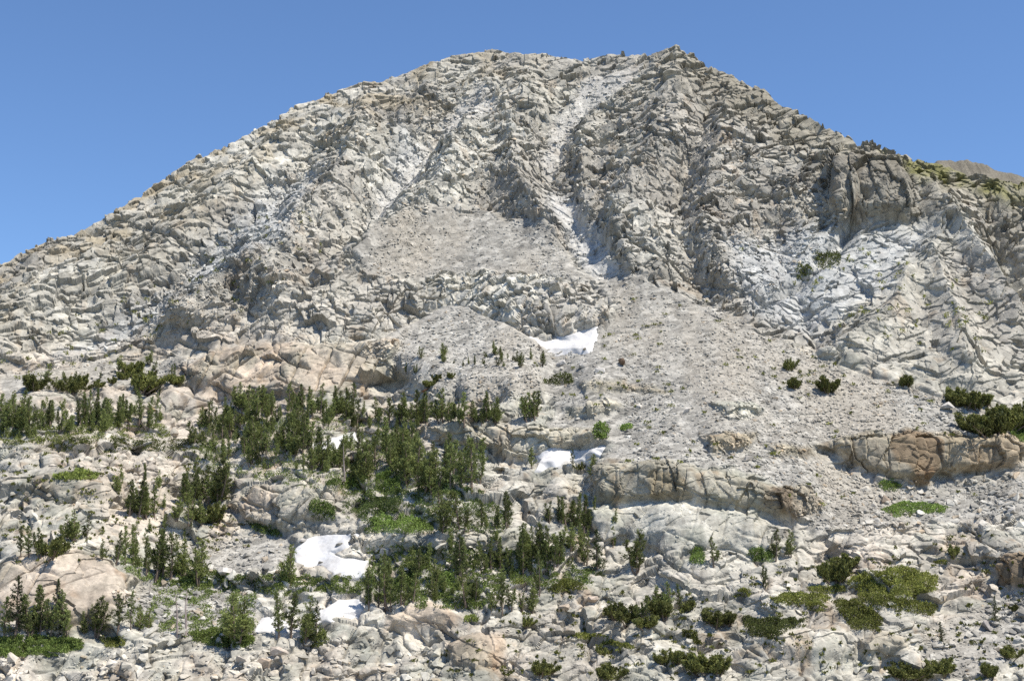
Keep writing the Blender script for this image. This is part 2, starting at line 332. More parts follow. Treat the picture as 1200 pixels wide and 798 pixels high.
sC_ = sheets((-.55, .70, .45), 7.0, .9, .8, .26, 503)
sE = sheets((-.45, .12, .88), 13., 2.0, 1.0, .8, 504)
sF = sheets((.55, .25, .80), 17., 2.2, 1.0, .9, 505)
drow = np.abs(np.gradient(Ymid, axis=0)).reshape(-1).astype(F4)
dA = np.clip(.9 / (drow + 1e-3), 0, 1); dB = np.clip(2.4 / (drow + 1e-3), 0, 1)      # no detail finer than the grid can carry
iso = (1 - .75 * vertm)
disp = rock * iso * rough * ((1 - mo) * (.13 * bA * dA + .42 * bB * dB + .9 * bC) + mo * cf * (.80 * bM + .70 * bB * (1 + .9 * sstep(60, 15, skyd)) + .50 * bC + .7 * bD + .8 * (sE + sF)) * (1 - .75 * fl))
disp += rock * iso * slab * ((1 - mo) * (.1 * bB * dB + .6 * bC) + mo * (.25 * bM + .4 * bB + .8 * bC + 1.2 * bD))
disp += rock * iso * (1 - mo) * (sA + sB + sC_) * dB * np.clip(.6 + .5 * slab, 0, 1)
disp += (1 - ta) * vertm * (.75 * bV + 1.2 * bW) * np.where(p[:, 1] > 520, 1.7, 1.0)
disp += ta * (.09 * bA + .10 * bB + .5 * fbm(p / 22, 3, 78))
disp += (fbm(p / 5, 4, 71) * .24 * dB * (1 - .6 * mo) + mo * cf * fbm(p / 14, 5, 75, .55) * .7) * (1 - sn) * (1 - .6 * ta)
dg = disp.reshape(NV, NU); mk = blur(blur(np.abs(np.gradient(Ymid, axis=0)), 3, 0), 3, 1); mk = sstep(.7, 1.8, mk) * sstep(620, 520, Ymid)
disp = (dg * (1 - mk) + blur(blur(dg, 3.2, 1), 3.0, 0) * mk).reshape(-1).astype(F4)
p = p + nf * disp[:, None]
PX = p.reshape(NV, NU, 3)

# ------------------------------------------------------------------ colour of the ground
def lerp3(a, b, t): return a + (np.asarray(b, F4) - a) * t[:, None]
n1 = fbm(p / 35, 4, 101); n2 = fbm(p / 7, 4, 111); n3 = fbm(p / np.array([3, 3, 14], F4), 3, 121); n4 = fbm(p / 90, 3, 131)
colr = np.tile(np.array([.385, .368, .318], F4), (len(p), 1))
colr = lerp3(colr, (.49, .475, .425), sstep(-.1, .5, n1 + .35 * n2) * .8)
pinkw = (1 - mo) * sstep(-.15, .35, n4 + .4 * n2 + np.interp(gx, [0, 400, 600, 900, 1200], [.15, .1, .05, -.3, -.35]).astype(F4))
colr = lerp3(colr, (.42, .35, .285), pinkw * .6)
colr = lerp3(colr, (.315, .295, .26), mo * sstep(-.25, .3, fbm(p / 28, 4, 151)) * .8)
rust = sstep(.25, .6, n3 + .4 * n2) * (.35 + .25 * (1 - mo)); colr = lerp3(colr, (.27, .20, .13), rust)
lich = sstep(.2, .6, fbm(p / 2.5, 3, 141) + .25 * n1); colr = lerp3(colr, (.22, .215, .185), lich * .55)
gl = sstep(.0, .4, fbm(p / np.array([6, 6, 9], F4), 4, 171)) * (1 - mo); colr = lerp3(colr, (.255, .262, .222), gl * .6)
cr_ = sstep(.1, .45, fbm(p / 8, 3, 181)) * (1 - mo); colr = lerp3(colr, (.47, .44, .385), cr_ * .5)
ws = sstep(.15, .5, fbm(p / np.array([1.6, 1.6, 22], F4), 3, 191)); colr = lerp3(colr, (.17, .16, .14), ws * .45 * (.4 + .6 * (1 - mo)))
colr *= (.84 + .32 * rB)[:, None] * (.9 + .2 * rC)[:, None]
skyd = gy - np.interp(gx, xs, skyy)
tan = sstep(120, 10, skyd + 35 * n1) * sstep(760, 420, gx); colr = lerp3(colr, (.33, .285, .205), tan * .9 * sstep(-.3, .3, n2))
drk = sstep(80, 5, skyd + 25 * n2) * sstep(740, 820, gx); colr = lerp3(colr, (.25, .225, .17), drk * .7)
grn = flat(soft([(1035, 172), (1080, 188), (1200, 214), (1350, 244), (1350, 275), (1200, 240), (1130, 222), (1075, 225), (1050, 200)], 8)).astype(F4)
colr = lerp3(colr, (.165, .16, .055), grn * sstep(-.4, .1, n2 + .3 * n3) * .9)
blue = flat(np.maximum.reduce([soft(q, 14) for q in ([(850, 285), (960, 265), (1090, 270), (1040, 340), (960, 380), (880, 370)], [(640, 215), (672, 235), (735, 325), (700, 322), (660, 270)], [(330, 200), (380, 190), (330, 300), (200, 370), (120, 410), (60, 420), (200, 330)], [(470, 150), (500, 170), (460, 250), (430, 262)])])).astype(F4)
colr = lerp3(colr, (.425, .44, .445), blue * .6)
tal = (.295 + .10 * (rA - .5) * 2)[:, None] * np.array([1.0, .962, .87], F4)
tal = lerp3(tal.astype(F4), (.34, .31, .26), sstep(-.1, .5, fbm(p / np.array([14, 40, 40], F4), 4, 161)) * .7)
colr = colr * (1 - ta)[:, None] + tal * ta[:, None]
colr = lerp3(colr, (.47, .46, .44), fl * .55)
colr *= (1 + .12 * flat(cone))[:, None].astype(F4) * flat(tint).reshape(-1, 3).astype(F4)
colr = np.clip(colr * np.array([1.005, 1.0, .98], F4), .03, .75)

# ------------------------------------------------------------------ mesh helpers
def prop(o, label=None, cat=None, group=None, kind=None):
    if label: o['label'] = label
    if cat: o['category'] = cat
    if group: o['group'] = group
    if kind: o['kind'] = kind
    return o
def mk_mesh(name, vs, faces, mat, cols=None, smooth=False, facecols=None):
    me = bpy.data.meshes.new(name); vs = np.asarray(vs, F4); faces = np.asarray(faces, np.int32); k = faces.shape[1]
    me.vertices.add(len(vs)); me.vertices.foreach_set('co', vs.ravel())
    me.loops.add(faces.size); me.loops.foreach_set('vertex_index', faces.ravel())
    me.polygons.add(len(faces)); me.polygons.foreach_set('loop_start', np.arange(0, faces.size, k, dtype=np.int32))
    me.polygons.foreach_set('use_smooth', np.full(len(faces), smooth))
    if cols is not None:
        a = me.color_attributes.new('Col', 'FLOAT_COLOR', 'POINT')
        a.data.foreach_set('color', np.concatenate([cols, np.ones((len(cols), 1))], 1).astype(F4).ravel())
    me.update(calc_edges=True)
    me.materials.append(mat); return me
def mk_obj(name, me, parent=None, loc=None):
    o = bpy.data.objects.new(name, me); COL.objects.link(o)
    if parent: o.parent = parent
    if loc is not None: o.location = loc
    return o
def empty(name, loc):
    o = bpy.data.objects.new(name, None); o.empty_display_size = .5; o.location = loc; COL.objects.link(o); return o
def centred(name, vs, faces, mat, cols=None, smooth=False):
    vs = np.asarray(vs, float); c = vs.mean(0); c[2] = vs[:, 2].min()
    return mk_obj(name, mk_mesh(name, vs - c, faces, mat, cols, smooth), None, c)

# ------------------------------------------------------------------ materials
def mat_base(name, rough=.9):
    m = bpy.data.materials.new(name); m.use_nodes = True; n = m.node_tree; b = n.nodes['Principled BSDF']
    b.inputs['Roughness'].default_value = rough
    if 'Specular IOR Level' in b.inputs: b.inputs['Specular IOR Level'].default_value = .25
    return m, n, b
def rock_mat(name, fine=1.0):
    m, n, b = mat_base(name); N = n.nodes; L = n.links
    at = N.new('ShaderNodeAttribute'); at.attribute_name = 'Col'
    ge = N.new('ShaderNodeNewGeometry')
    no = N.new('ShaderNodeTexNoise'); no.inputs['Scale'].default_value = 1.3 * fine; no.inputs['Detail'].default_value = 6; no.inputs['Roughness'].default_value = .65
    L.new(ge.outputs['Position'], no.inputs['Vector'])
    mr = N.new('ShaderNodeMapRange'); mr.inputs[1].default_value = .3; mr.inputs[2].default_value = .7; mr.inputs[3].default_value = .72; mr.inputs[4].default_value = 1.25
    L.new(no.outputs[0], mr.inputs[0])
    mp = N.new('ShaderNodeMapping'); mp.inputs['Scale'].default_value = (.9, .9, .08); L.new(ge.outputs['Position'], mp.inputs['Vector'])
    st = N.new('ShaderNodeTexNoise'); st.inputs['Scale'].default_value = .8; st.inputs['Detail'].default_value = 3; L.new(mp.outputs[0], st.inputs['Vector'])
    ms = N.new('ShaderNodeMapRange'); ms.inputs[1].default_value = .35; ms.inputs[2].default_value = .6; ms.inputs[3].default_value = .82; ms.inputs[4].default_value = 1.05; L.new(st.outputs[0], ms.inputs[0])
    mu = N.new('ShaderNodeMath'); mu.operation = 'MULTIPLY'; L.new(mr.outputs[0], mu.inputs[0]); L.new(ms.outputs[0], mu.inputs[1])
    vm = N.new('ShaderNodeVectorMath'); vm.operation = 'SCALE'; L.new(at.outputs['Color'], vm.inputs[0]); L.new(mu.outputs[0], vm.inputs['Scale'])
    L.new(vm.outputs[0], b.inputs['Base Color'])
    bn = N.new('ShaderNodeTexNoise'); bn.inputs['Scale'].default_value = .9 * fine; bn.inputs['Detail'].default_value = 8; bn.inputs['Roughness'].default_value = .7; L.new(ge.outputs['Position'], bn.inputs['Vector'])
    bp = N.new('ShaderNodeBump'); bp.inputs['Strength'].default_value = .4; bp.inputs['Distance'].default_value = .5; L.new(bn.outputs[0], bp.inputs['Height']); L.new(bp.outputs[0], b.inputs['Normal'])
    bn.inputs['Scale'].default_value = .9 if fine >= 1 else .5; bp.inputs['Distance'].default_value = .5 if fine >= 1 else 1.4
    return m
def leaf_mat(name, sat=1.0):
    m, n, b = mat_base(name, .75); N = n.nodes; L = n.links
    at = N.new('ShaderNodeAttribute'); at.attribute_name = 'Col'
    oi = N.new('ShaderNodeObjectInfo')
    mr = N.new('ShaderNodeMapRange'); mr.inputs[3].default_value = .62; mr.inputs[4].default_value = 1.5; L.new(oi.outputs['Random'], mr.inputs[0])
    vm = N.new('ShaderNodeVectorMath'); vm.operation = 'SCALE'; L.new(at.outputs['Color'], vm.inputs[0]); L.new(mr.outputs[0], vm.inputs['Scale'])
    L.new(vm.outputs[0], b.inputs['Base Color'])
    tl = N.new('ShaderNodeBsdfTranslucent'); L.new(vm.outputs[0], tl.inputs['Color'])
    mx = N.new('ShaderNodeMixShader'); mx.inputs[0].default_value = .33
    L.new(b.outputs[0], mx.inputs[1]); L.new(tl.outputs[0], mx.inputs[2]); L.new(mx.outputs[0], N['Material Output'].inputs[0])
    return m
M_ROCK = rock_mat('granite'); M_FAR = rock_mat('mountain_granite', .45); M_STONE = rock_mat('broken_stone', 1.6); [setattr(q.inputs['Distance'], 'default_value', .06) for q in M_STONE.node_tree.nodes if q.type == 'BUMP']
M_LEAF = leaf_mat('needles'); M_BUSH = leaf_mat('leaves')
M_BARK, nb, bb = mat_base('bark'); 
tx = nb.nodes.new('ShaderNodeTexNoise'); tx.inputs['Scale'].default_value = 6
rp = nb.nodes.new('ShaderNodeValToRGB'); rp.color_ramp.elements[0].color = (.10, .07, .05, 1); rp.color_ramp.elements[1].color = (.24, .19, .15, 1)
nb.links.new(tx.outputs[0], rp.inputs[0]); nb.links.new(rp.outputs[0], bb.inputs['Base Color'])
M_DEAD, nb, bb = mat_base('dead_wood')
tx = nb.nodes.new('ShaderNodeTexNoise'); tx.inputs['Scale'].default_value = 5
rp = nb.nodes.new('ShaderNodeValToRGB'); rp.color_ramp.elements[0].color = (.2, .15, .13, 1); rp.color_ramp.elements[1].color = (.38, .33, .30, 1)
nb.links.new(tx.outputs[0], rp.inputs[0]); nb.links.new(rp.outputs[0], bb.inputs['Base Color'])
M_SNOW, nb, bb = mat_base('snow', .6)
tx = nb.nodes.new('ShaderNodeTexNoise'); tx.inputs['Scale'].default_value = .35; tx.inputs['Detail'].default_value = 7
rp = nb.nodes.new('ShaderNodeValToRGB'); rp.color_ramp.elements[0].color = (.50, .485, .46, 1); rp.color_ramp.elements[1].color = (.70, .705, .71, 1); rp.color_ramp.elements[0].position = .3
ge = nb.nodes.new('ShaderNodeNewGeometry'); nb.links.new(ge.outputs['Position'], tx.inputs['Vector']); nb.links.new(tx.outputs[0], rp.inputs[0]); nb.links.new(rp.outputs[0], bb.inputs['Base Color'])
bp = nb.nodes.new('ShaderNodeBump'); bp.inputs['Strength'].default_value = .35; bp.inputs['Distance'].default_value = .6; nb.links.new(tx.outputs[0], bp.inputs['Height']); nb.links.new(bp.outputs[0], bb.inputs['Normal'])

# ------------------------------------------------------------------ terrain meshes: one grid, cut into the pieces one would name
idx = np.arange(NV * NU).reshape(NV, NU)
Q = np.stack([idx[:-1, :-1], idx[:-1, 1:], idx[1:, 1:], idx[1:, :-1]], -1).reshape(-1, 4)
oq = np.maximum.reduce([outid[:-1, :-1], outid[1:, 1:]]).reshape(-1)
tq = (talus[:-1, :-1] > .5).reshape(-1); mq = (mount[:-1, :-1] > .5).reshape(-1)
def sub(name, sel, mat):
    f = Q[sel]; u, inv = np.unique(f, return_inverse=True)
    return centred(name, p[u], inv.reshape(-1, 4), mat, colr[u])
prop(sub('mountain', (oq < 0) & mq, M_FAR), 'pale granite mountain face rising to the skyline', 'mountain', kind='structure')
prop(sub('talus_slope', (oq < 0) & ~mq & tq, M_ROCK), 'grey slope of broken rock below the mountain face', 'talus slope', kind='structure')
prop(sub('hillside', (oq < 0) & ~mq & ~tq, M_ROCK), 'stepped granite hillside of slabs and ledges below the mountain', 'hillside', kind='structure')
for k, (n, d) in enumerate(OUT.items()):
    if (oq == k).any():
        o = sub('rock_outcrop', oq == k, M_FAR if n in ('butt', 'tower') else M_ROCK); prop(o, d[6], 'rock outcrop')
# the far side of the mountain
crest = PX[-1]; rows = [crest]
for k, (dy, dz) in enumerate([(4, -.5), (14, -5), (40, -24), (120, -80), (260, -190), (420, -300)]):
    r = crest.copy(); r[:, 0] *= 1 + dy / 800.; r[:, 1] += dy; r[:, 2] = np.maximum(r[:, 2] + dz, -58); rows.append(r)
B = np.stack(rows); nb_ = len(rows); ib = np.arange(nb_ * NU).reshape(nb_, NU)
QB = np.stack([ib[:-1, :-1], ib[:-1, 1:], ib[1:, 1:], ib[1:, :-1]], -1).reshape(-1, 4)
prop(centred('mountain_back', B.reshape(-1, 3), QB, M_FAR, np.tile(colr.reshape(NV, NU, 3)[-1], (nb_, 1))), kind='structure')
# valley in front of the slabs, up to the slope the camera stands on
low = PX[0]; rows = [low]
for fy, z in [(.9, -36), (.6, -40), (.35, -34), (.15, -16), (.04, -5), (-.1, -1.8), (-.6, 8)]:
    r = low.copy(); r[:, 1] = low[:, 1] * fy; r[:, 0] = low[:, 0] * (1.0 + .8 * (1 - fy)); r[:, 2] = z; rows.append(r)
V = np.stack(rows); nv_ = len(rows); iv = np.arange(nv_ * NU).reshape(nv_, NU)
QV = np.stack([iv[1:, :-1], iv[1:, 1:], iv[:-1, 1:], iv[:-1, :-1]], -1).reshape(-1, 4)
prop(centred('valley', V.reshape(-1, 3), QV, M_ROCK, np.tile(np.array([[.32, .31, .27]]), (nv_ * NU, 1))), kind='structure')
gs = 15000; prop(centred('ground', [(-gs, -gs, -60), (gs, -gs, -60), (gs, gs, -60), (-gs, gs, -60)], [[0, 1, 2, 3]], M_ROCK, np.tile(np.array([[.2, .2, .14]]), (4, 1))), kind='structure')

# ------------------------------------------------------------------ visible-surface lookup: which ground point shows at a survey position
CH = 798; CW = 1500
def project(a):
    d = a[:, 1] * cp + a[:, 2] * sp; U = -a[:, 1] * sp + a[:, 2] * cp
    return 600 + FPX * a[:, 0] / d, 399 - FPX * U / d
prx, pry = project(p)
ZB = np.full((1000, 1500), -1, np.int64)
ok = (prx > -149) & (prx < 1349) & (pry > 0) & (pry < 999)
ii = np.nonzero(ok)[0]; ii = ii[np.argsort(-p[ii, 1])]
ZB[pry[ii].astype(int), (prx[ii] + 150).astype(int)] = ii
for _ in range(3):
    for sh, ax in ((1, 0), (-1, 0), (1, 1), (-1, 1)):
        r = np.roll(ZB, sh, ax); ZB = np.where(ZB < 0, r, ZB)
def ground(x, y):
    k = ZB[int(min(max(y, 1), 998)), int(min(max(x + 150, 1), 1498))]
    return p[k] if k >= 0 else None
def gidx(x, y): return ZB[np.clip(y, 1, 998).astype(int), np.clip(x + 150, 1, 1498).astype(int)]

# ------------------------------------------------------------------ snow
SNL = {'upper': 'white snow patch at the foot of the blocky cliff band, highest of all', 'ledge': 'narrow white snow patch lying on the ledge above the long grey cliff',
       'gully': 'largest snow patch, two-lobed, lying in the rocky gully at left centre', 'lower': 'snow patch behind the foreground pines, lowest of all', 'grove': 'small snow patch half hidden among the pines of the main grove'}
for n, poly in SNOW.items():
    A = np.asarray(poly, float)
    k = (GX > A[:, 0].min() - 14) & (GX < A[:, 0].max() + 14) & (GY > A[:, 1].min() - 14) & (GY < A[:, 1].max() + 14)
    j0, j1 = np.nonzero(k.any(1))[0][[0, -1]]; k0, k1 = np.nonzero(k.any(0))[0][[0, -1]]
    sx, sy = GX[j0:j1, k0:k1].ravel(), GY[j0:j1, k0:k1].ravel()
    sd_ = poly_sd(poly, sx + .7 * wob.reshape(NV, NU)[j0:j1, k0:k1].ravel(), sy + .7 * wob2.reshape(NV, NU)[j0:j1, k0:k1].ravel())
    base = P1[j0:j1, k0:k1].reshape(-1, 3); nn = Nrm[j0:j1, k0:k1].reshape(-1, 3)
    hgt = np.clip(sd_ * .20 + .25, -3.2, .9 if n == 'ledge' else .5) + fbm((base / 3).astype(F4), 4, 801) * .32
    vs = base + nn * hgt[:, None]
    a, b_ = j1 - j0, k1 - k0; im = np.arange(a * b_).reshape(a, b_)
    F = np.stack([im[:-1, :-1], im[:-1, 1:], im[1:, 1:], im[1:, :-1]], -1).reshape(-1, 4)
    F = F[(sd_[F] > -13).all(1)]; u, inv = np.unique(F, return_inverse=True)
    prop(centred('snow_patch', vs[u], inv.reshape(-1, 4), M_SNOW, None, True), SNL[n], 'snow patch', 'snow patches on the hillside')

# ------------------------------------------------------------------ far ridge behind the green shoulder
rng = np.random.default_rng(5)
fx = np.linspace(1040, 1420, 400); fy_ = np.interp(fx, [1040, 1085, 1100, 1130, 1150, 1165, 1200, 1260, 1420], [216, 196, 189, 188, 191, 198, 207, 214, 260])
fy_ = fy_ + fbm(np.stack([fx / 7, 0 * fx, 0 * fx], 1), 4, 901) * 2.6
fs, ft = ray(fx, fy_); D0 = 1150.0
top = np.stack([fs * D0, np.full_like(fx, D0), ft * D0], 1)
rws = []
for k in range(24):
    r = top.copy(); r[:, 1] -= 5.0 * k; r[:, 2] -= 5.0 * k
    if k: r += fbm((r / 12).astype(F4), 3, 905)[:, None] * np.array([2, 4, 3])
    rws.append(r)
bk2 = top.copy(); bk2[:, 1] += 250; bk2[:, 2] -= 200
rws = [bk2] + rws; G = np.stack(rws); na = len(rws); ig = np.arange(na * 400).reshape(na, 400)
QG = np.stack([ig[1:, :-1], ig[1:, 1:], ig[:-1, 1:], ig[:-1, :-1]], -1).reshape(-1, 4)
fc = np.tile(np.array([[.15, .135, .105]]), (na * 400, 1)) * (1 + .35 * fbm((G.reshape(-1, 3) / 8).astype(F4), 3, 911))[:, None]
prop(centred('far_ridge', G.reshape(-1, 3), QG, M_FAR, fc), kind='structure')

# ------------------------------------------------------------------ stones
def stone(seed, flat_=1.0):
    r = np.random.default_rng(seed)
    import bmesh
    bm = bmesh.new(); pts = r.normal(size=(14, 3)); pts /= np.linalg.norm(pts, axis=1, keepdims=True); pts *= r.uniform(.75, 1.1, (14, 1)); pts *= np.array([1.15, .9, .72 * flat_])
    for q in pts: bm.verts.new(q)
    bmesh.ops.convex_hull(bm, input=bm.verts)
    bmesh.ops.triangulate(bm, faces=bm.faces)
    loose = [q for q in bm.verts if not q.link_faces]; bmesh.ops.delete(bm, geom=loose, context='VERTS')
    bm.verts.index_update(); vs = np.array([q.co[:] for q in bm.verts]); fs_ = np.array([[q.index for q in f.verts] for f in bm.faces]); bm.free()
    return vs, fs_
STONES = [stone(k, 1 if k % 2 else .75) for k in range(10)]
def rotm(r, n):
    q = r.normal(size=(n, 4)); q /= np.linalg.norm(q, axis=1, keepdims=True); a, b, c, d = q.T
    return np.stack([np.stack([1 - 2 * (c * c + d * d), 2 * (b * c - d * a), 2 * (b * d + c * a)], -1), np.stack([2 * (b * c + d * a), 1 - 2 * (b * b + d * d), 2 * (c * d - b * a)], -1), np.stack([2 * (b * d - c * a), 2 * (c * d + b * a), 1 - 2 * (b * b + c * c)], -1)], 1)
def scatter_stones(name, polys, dens, lo, hi, seed, label, pw=4.5):
    r = np.random.default_rng(seed); VS, FS, CS = [], [], []; off = 0; pts = []
    for poly, dn in polys:
        A = np.asarray(poly, float); x0, y0 = A.min(0); x1, y1 = A.max(0); n = int((x1 - x0) * (y1 - y0) * dens * dn)
        qx, qy = r.uniform(x0, x1, n), r.uniform(y0, y1, n); k = poly_sd(poly, qx, qy) > 0; pts.append(np.stack([qx[k], qy[k]], 1))
    pts = np.concatenate(pts); g = gidx(pts[:, 0], pts[:, 1]); g = g[g >= 0]; g = g[(sn[g] < .3)]; st_ = fbm(p[g] / np.array([9, 40, 40], F4), 3, 888); g = g[r.random(len(g)) < .25 + 1.0 * sstep(-.25, .35, st_)]
    which = r.integers(0, len(STONES), len(g)); size = lo * (hi / lo) ** (r.random(len(g)) ** pw)
    for k, (sv, sf) in enumerate(STONES):
        gi = g[which == k]; m = len(gi)
        if m == 0: continue
        ss = size[which == k]; RM = rotm(r, m)
        vv = np.einsum('nij,kj->nki', RM, sv) * ss[:, None, None]; nn_ = nf[gi] * .75 + np.array([0, 0, .25]); nn_ /= np.linalg.norm(nn_, axis=1, keepdims=True)
        vv = vv - .42 * np.einsum('nki,ni->nk', vv, nn_)[..., None] * nn_[:, None, :] + p[gi][:, None, :] + (nf[gi] * ss[:, None] * .1)[:, None, :]
        FS.append((sf[None] + (np.arange(m) * len(sv))[:, None, None] + off).reshape(-1, 3)); VS.append(vv.reshape(-1, 3)); off += m * len(sv)
        c = colr[gi] * r.uniform(.95, 1.35, (m, 1)) * np.where(r.random((m, 1)) < .06, np.array([[.97, .86, .74]]), 1.0)
        CS.append(np.repeat(np.clip(c, .05, .62), len(sv), 0))
    prop(centred(name, np.concatenate(VS), np.concatenate(FS), M_STONE, np.concatenate(CS)), label, 'scree', kind='stuff')
big_area = [(430, 262), (560, 235), (700, 300), (700, 320), (430, 325)]
scatter_stones('scree', [(TALUS[0], 1), (TALUS[1], 1), (TALUS[2], 1), (TALUS[3], .8), (TALUS[4], .6), (TALUS[5], .6), (TALUS[6], .6)], .6, .07, .6, 11, 'loose grey scree covering the talus slopes')
scatter_stones('rubble', [([(0, 770), (100, 765), (240, 745), (420, 745), (520, 760), (520, 798), (0, 798)], 1.2), ([(130, 692), (200, 682), (300, 694), (296, 745), (230, 748), (150, 738)], 2.5), ([(1080, 735), (1200, 690), (1200, 760), (1150, 798), (1080, 790)], 1.5), ([(980, 570), (1199, 556), (1199, 620), (1000, 625)], 1.5), ([(230, 600), (330, 600), (420, 640), (600, 640), (600, 660), (430, 690), (240, 690)], .8), ([(600, 690), (800, 700), (1000, 650), (1199, 620), (1199, 797), (500, 797)], .16), ([(0, 520), (230, 520), (230, 650), (0, 650)], .25)], .06, .16, 1.4, 12, 'loose stones strewn over the granite slabs', 3.4)
scatter_stones('face_rubble', [([(440, 110), (620, 80), (720, 90), (900, 180), (1000, 250), (900, 350), (740, 330), (690, 310), (600, 245), (430, 270), (250, 390), (120, 410), (330, 200)], 1)], .12, .22, .9, 13, 'broken rock strewn over the mountain face')

# named boulders: x, y, radius px, tint, label
BOULD = [(727, 427, 8, (.42, .30, .22), 'dark reddish-brown boulder on the talus below the highest snow patch'), (702, 436, 8, (1.1, 1.1, 1.08), 'pale flat-topped boulder beside the dark reddish-brown one'),
         (681, 431, 6, (1.1, 1.1, 1.08), 'pale boulder between the krummholz row and the reddish-brown boulder'), (657, 427, 6, (1.1, 1.1, 1.1), 'whitish boulder just below the tip of the highest snow patch'),
         (176, 482, 7, (1.1, .8, .5), 'orange-stained boulder at the right end of the upper left tree row'), (498, 459, 5, (.6, .38, .25), 'small rust-red stone in the rubble above the middle tree row'),
         (660, 713, 10, (.98, .85, .7), 'square pinkish boulder with dark side below the thin spire'), (680, 703, 8, (1.0, .95, .88), 'blocky pale boulder in the middle of the foreground boulder group'), (695, 704, 10, (1.05, .9, .78), 'rounded pinkish boulder, right end of the foreground boulder group'),
         (309, 780, 13, (1.0, .84, .68), 'big tan upright boulder in the rubble at bottom left'), (325, 766, 11, (1.03, .92, .82), 'pinkish boulder leaning behind the big tan upright one'), (283, 775, 9, (1.0, .95, .9), 'grey boulder just left of the big tan upright one'),
         (262, 672, 12, (1.15, 1.14, 1.12), 'bright white boulder above the meadow, left of the gully snow patch'), (183, 733, 7, (1.15, 1.14, 1.12), 'round white boulder behind the foreground slabs at left'), (130, 560, 9, (1.05, 1.04, 1.02), 'pale pointed boulder above the grey left ledge'),
         (1037, 588, 9, (.72, .6, .5), 'brown wedge boulder beside the bright green mat under the brown cliff'), (875, 538, 7, (.85, .82, .78), 'dark round boulder in the talus above the long grey cliff'),
         (1110, 480, 10, (1.06, 1.05, 1.03), 'long pale boulder left of the dwarf pines at right'), (452, 650, 9, (1.1, 1.1, 1.1), 'pale boulder right of the gully snow patch'), (630, 408, 5, (.8, .72, .62), 'tan boulder at the left tip of the highest snow patch'),
         (685, 411, 6, (.72, .66, .55), 'brown boulder at the right foot of the highest snow patch'), (805, 482, 6, (1.1, 1.08, 1.05), 'small pale boulder beside the white slab in the upper talus'), (748, 477, 5, (1.08, 1.05, 1), 'light boulder right of the ribbed cream ledge'),
         (388, 678, 6, (.8, .8, .78), 'dark grey boulder on the lower edge of the gully snow patch'), (1185, 600, 9, (1.12, 1.12, 1.1), 'white boulder under the right end of the brown cliff'), (1158, 735, 10, (.62, .6, .6), 'dark leaning boulder in the rubble at right'),
         (374, 661, 5, (.7, .68, .62), 'dark boulder melted out of the middle of the gully snow patch'), (356, 636, 7, (.95, .94, .92), 'pale boulder at the upper left rim of the gully snow patch'), (398, 640, 7, (.8, .78, .72), 'grey boulder breaking the upper right edge of the gully snow patch'), (352, 731, 7, (1, .97, .93), 'pale boulder between the two lobes of the lowest snow patch')]
for k, (bx, by, rp_, tn, lab) in enumerate(BOULD):
    g = ground(bx, by)
    if g is None: continue
    d = g[1] / FPX * rp_; sv, sf = STONES[k % len(STONES)]; r = np.random.default_rng(400 + k)
    vv = sv @ rotm(r, 1)[0].T * d * np.array([1, 1, .85]); c = np.tile(np.clip(np.array([.42, .40, .37]) * np.array(tn), .04, .6), (len(vv), 1))
    # knock the plain hull into a weathered block: subdivide and roughen
    import bmesh
    bm = bmesh.new(); bv = [bm.verts.new(q) for q in vv]
    for f in sf: bm.faces.new([bv[q] for q in f])
    bmesh.ops.subdivide_edges(bm, edges=bm.edges, cuts=2, use_grid_fill=True); bmesh.ops.triangulate(bm, faces=bm.faces)
    bm.verts.index_update(); vv = np.array([q.co[:] for q in bm.verts]); sf = np.array([[q.index for q in f.verts] for f in bm.faces]); bm.free()
    vv = vv * (1 + .07 * fbm((vv / d * 1.8 + k * 9).astype(F4), 3, 55))[:, None]
    o = mk_obj('boulder', mk_mesh('boulder', vv, sf, M_STONE, np.tile(c[:1], (len(vv), 1))), None, g + np.array([0, 0, d * .25])); prop(o, lab, 'boulder')

# ------------------------------------------------------------------ foliage
def leaves(r, pts, dirs, size, asp, col, var):
    """one leaf-sized quad at every point, roughly along dirs"""
    n = len(pts); t = dirs + r.normal(size=(n, 3)) * .45; t /= np.linalg.norm(t, axis=1, keepdims=True) + 1e-9
    b = np.cross(t, r.normal(size=(n, 3))); b /= np.linalg.norm(b, axis=1, keepdims=True) + 1e-9
    s = size * r.uniform(.6, 1.35, (n, 1)); a_ = pts - t * s * .3; c_ = pts + t * s
    m_ = pts + t * s * .35
    vs = np.stack([a_, m_ + b * s * asp, c_, m_ - b * s * asp], 1).reshape(-1, 3)
    fs_ = np.arange(n * 4).reshape(-1, 4); cc = np.asarray(col) * (1 + var * r.normal(size=(n, 1))).clip(.45, 1.8)
    return vs, fs_, np.repeat(cc, 4, 0)
def tube(path, rad, nseg=6):
    path = np.asarray(path, float); rad = np.asarray(rad, float); n = len(path); a = np.arange(nseg) * 2 * math.pi / nseg
    vs = []
    for k in range(n):
        d = path[min(k + 1, n - 1)] - path[max(k - 1, 0)]; d /= np.linalg.norm(d) + 1e-9
        u = np.cross(d, (0.31, .95, .05)); u /= np.linalg.norm(u) + 1e-9; w_ = np.cross(d, u)
        vs.append(path[k] + rad[k] * (np.cos(a)[:, None] * u + np.sin(a)[:, None] * w_))
    vs = np.concatenate(vs); f = []
    for k in range(n - 1):
        for j in range(nseg):
            f.append((k * nseg + j, k * nseg + (j + 1) % nseg, (k + 1) * nseg + (j + 1) % nseg, (k + 1) * nseg + j))
    return vs, np.array(f)
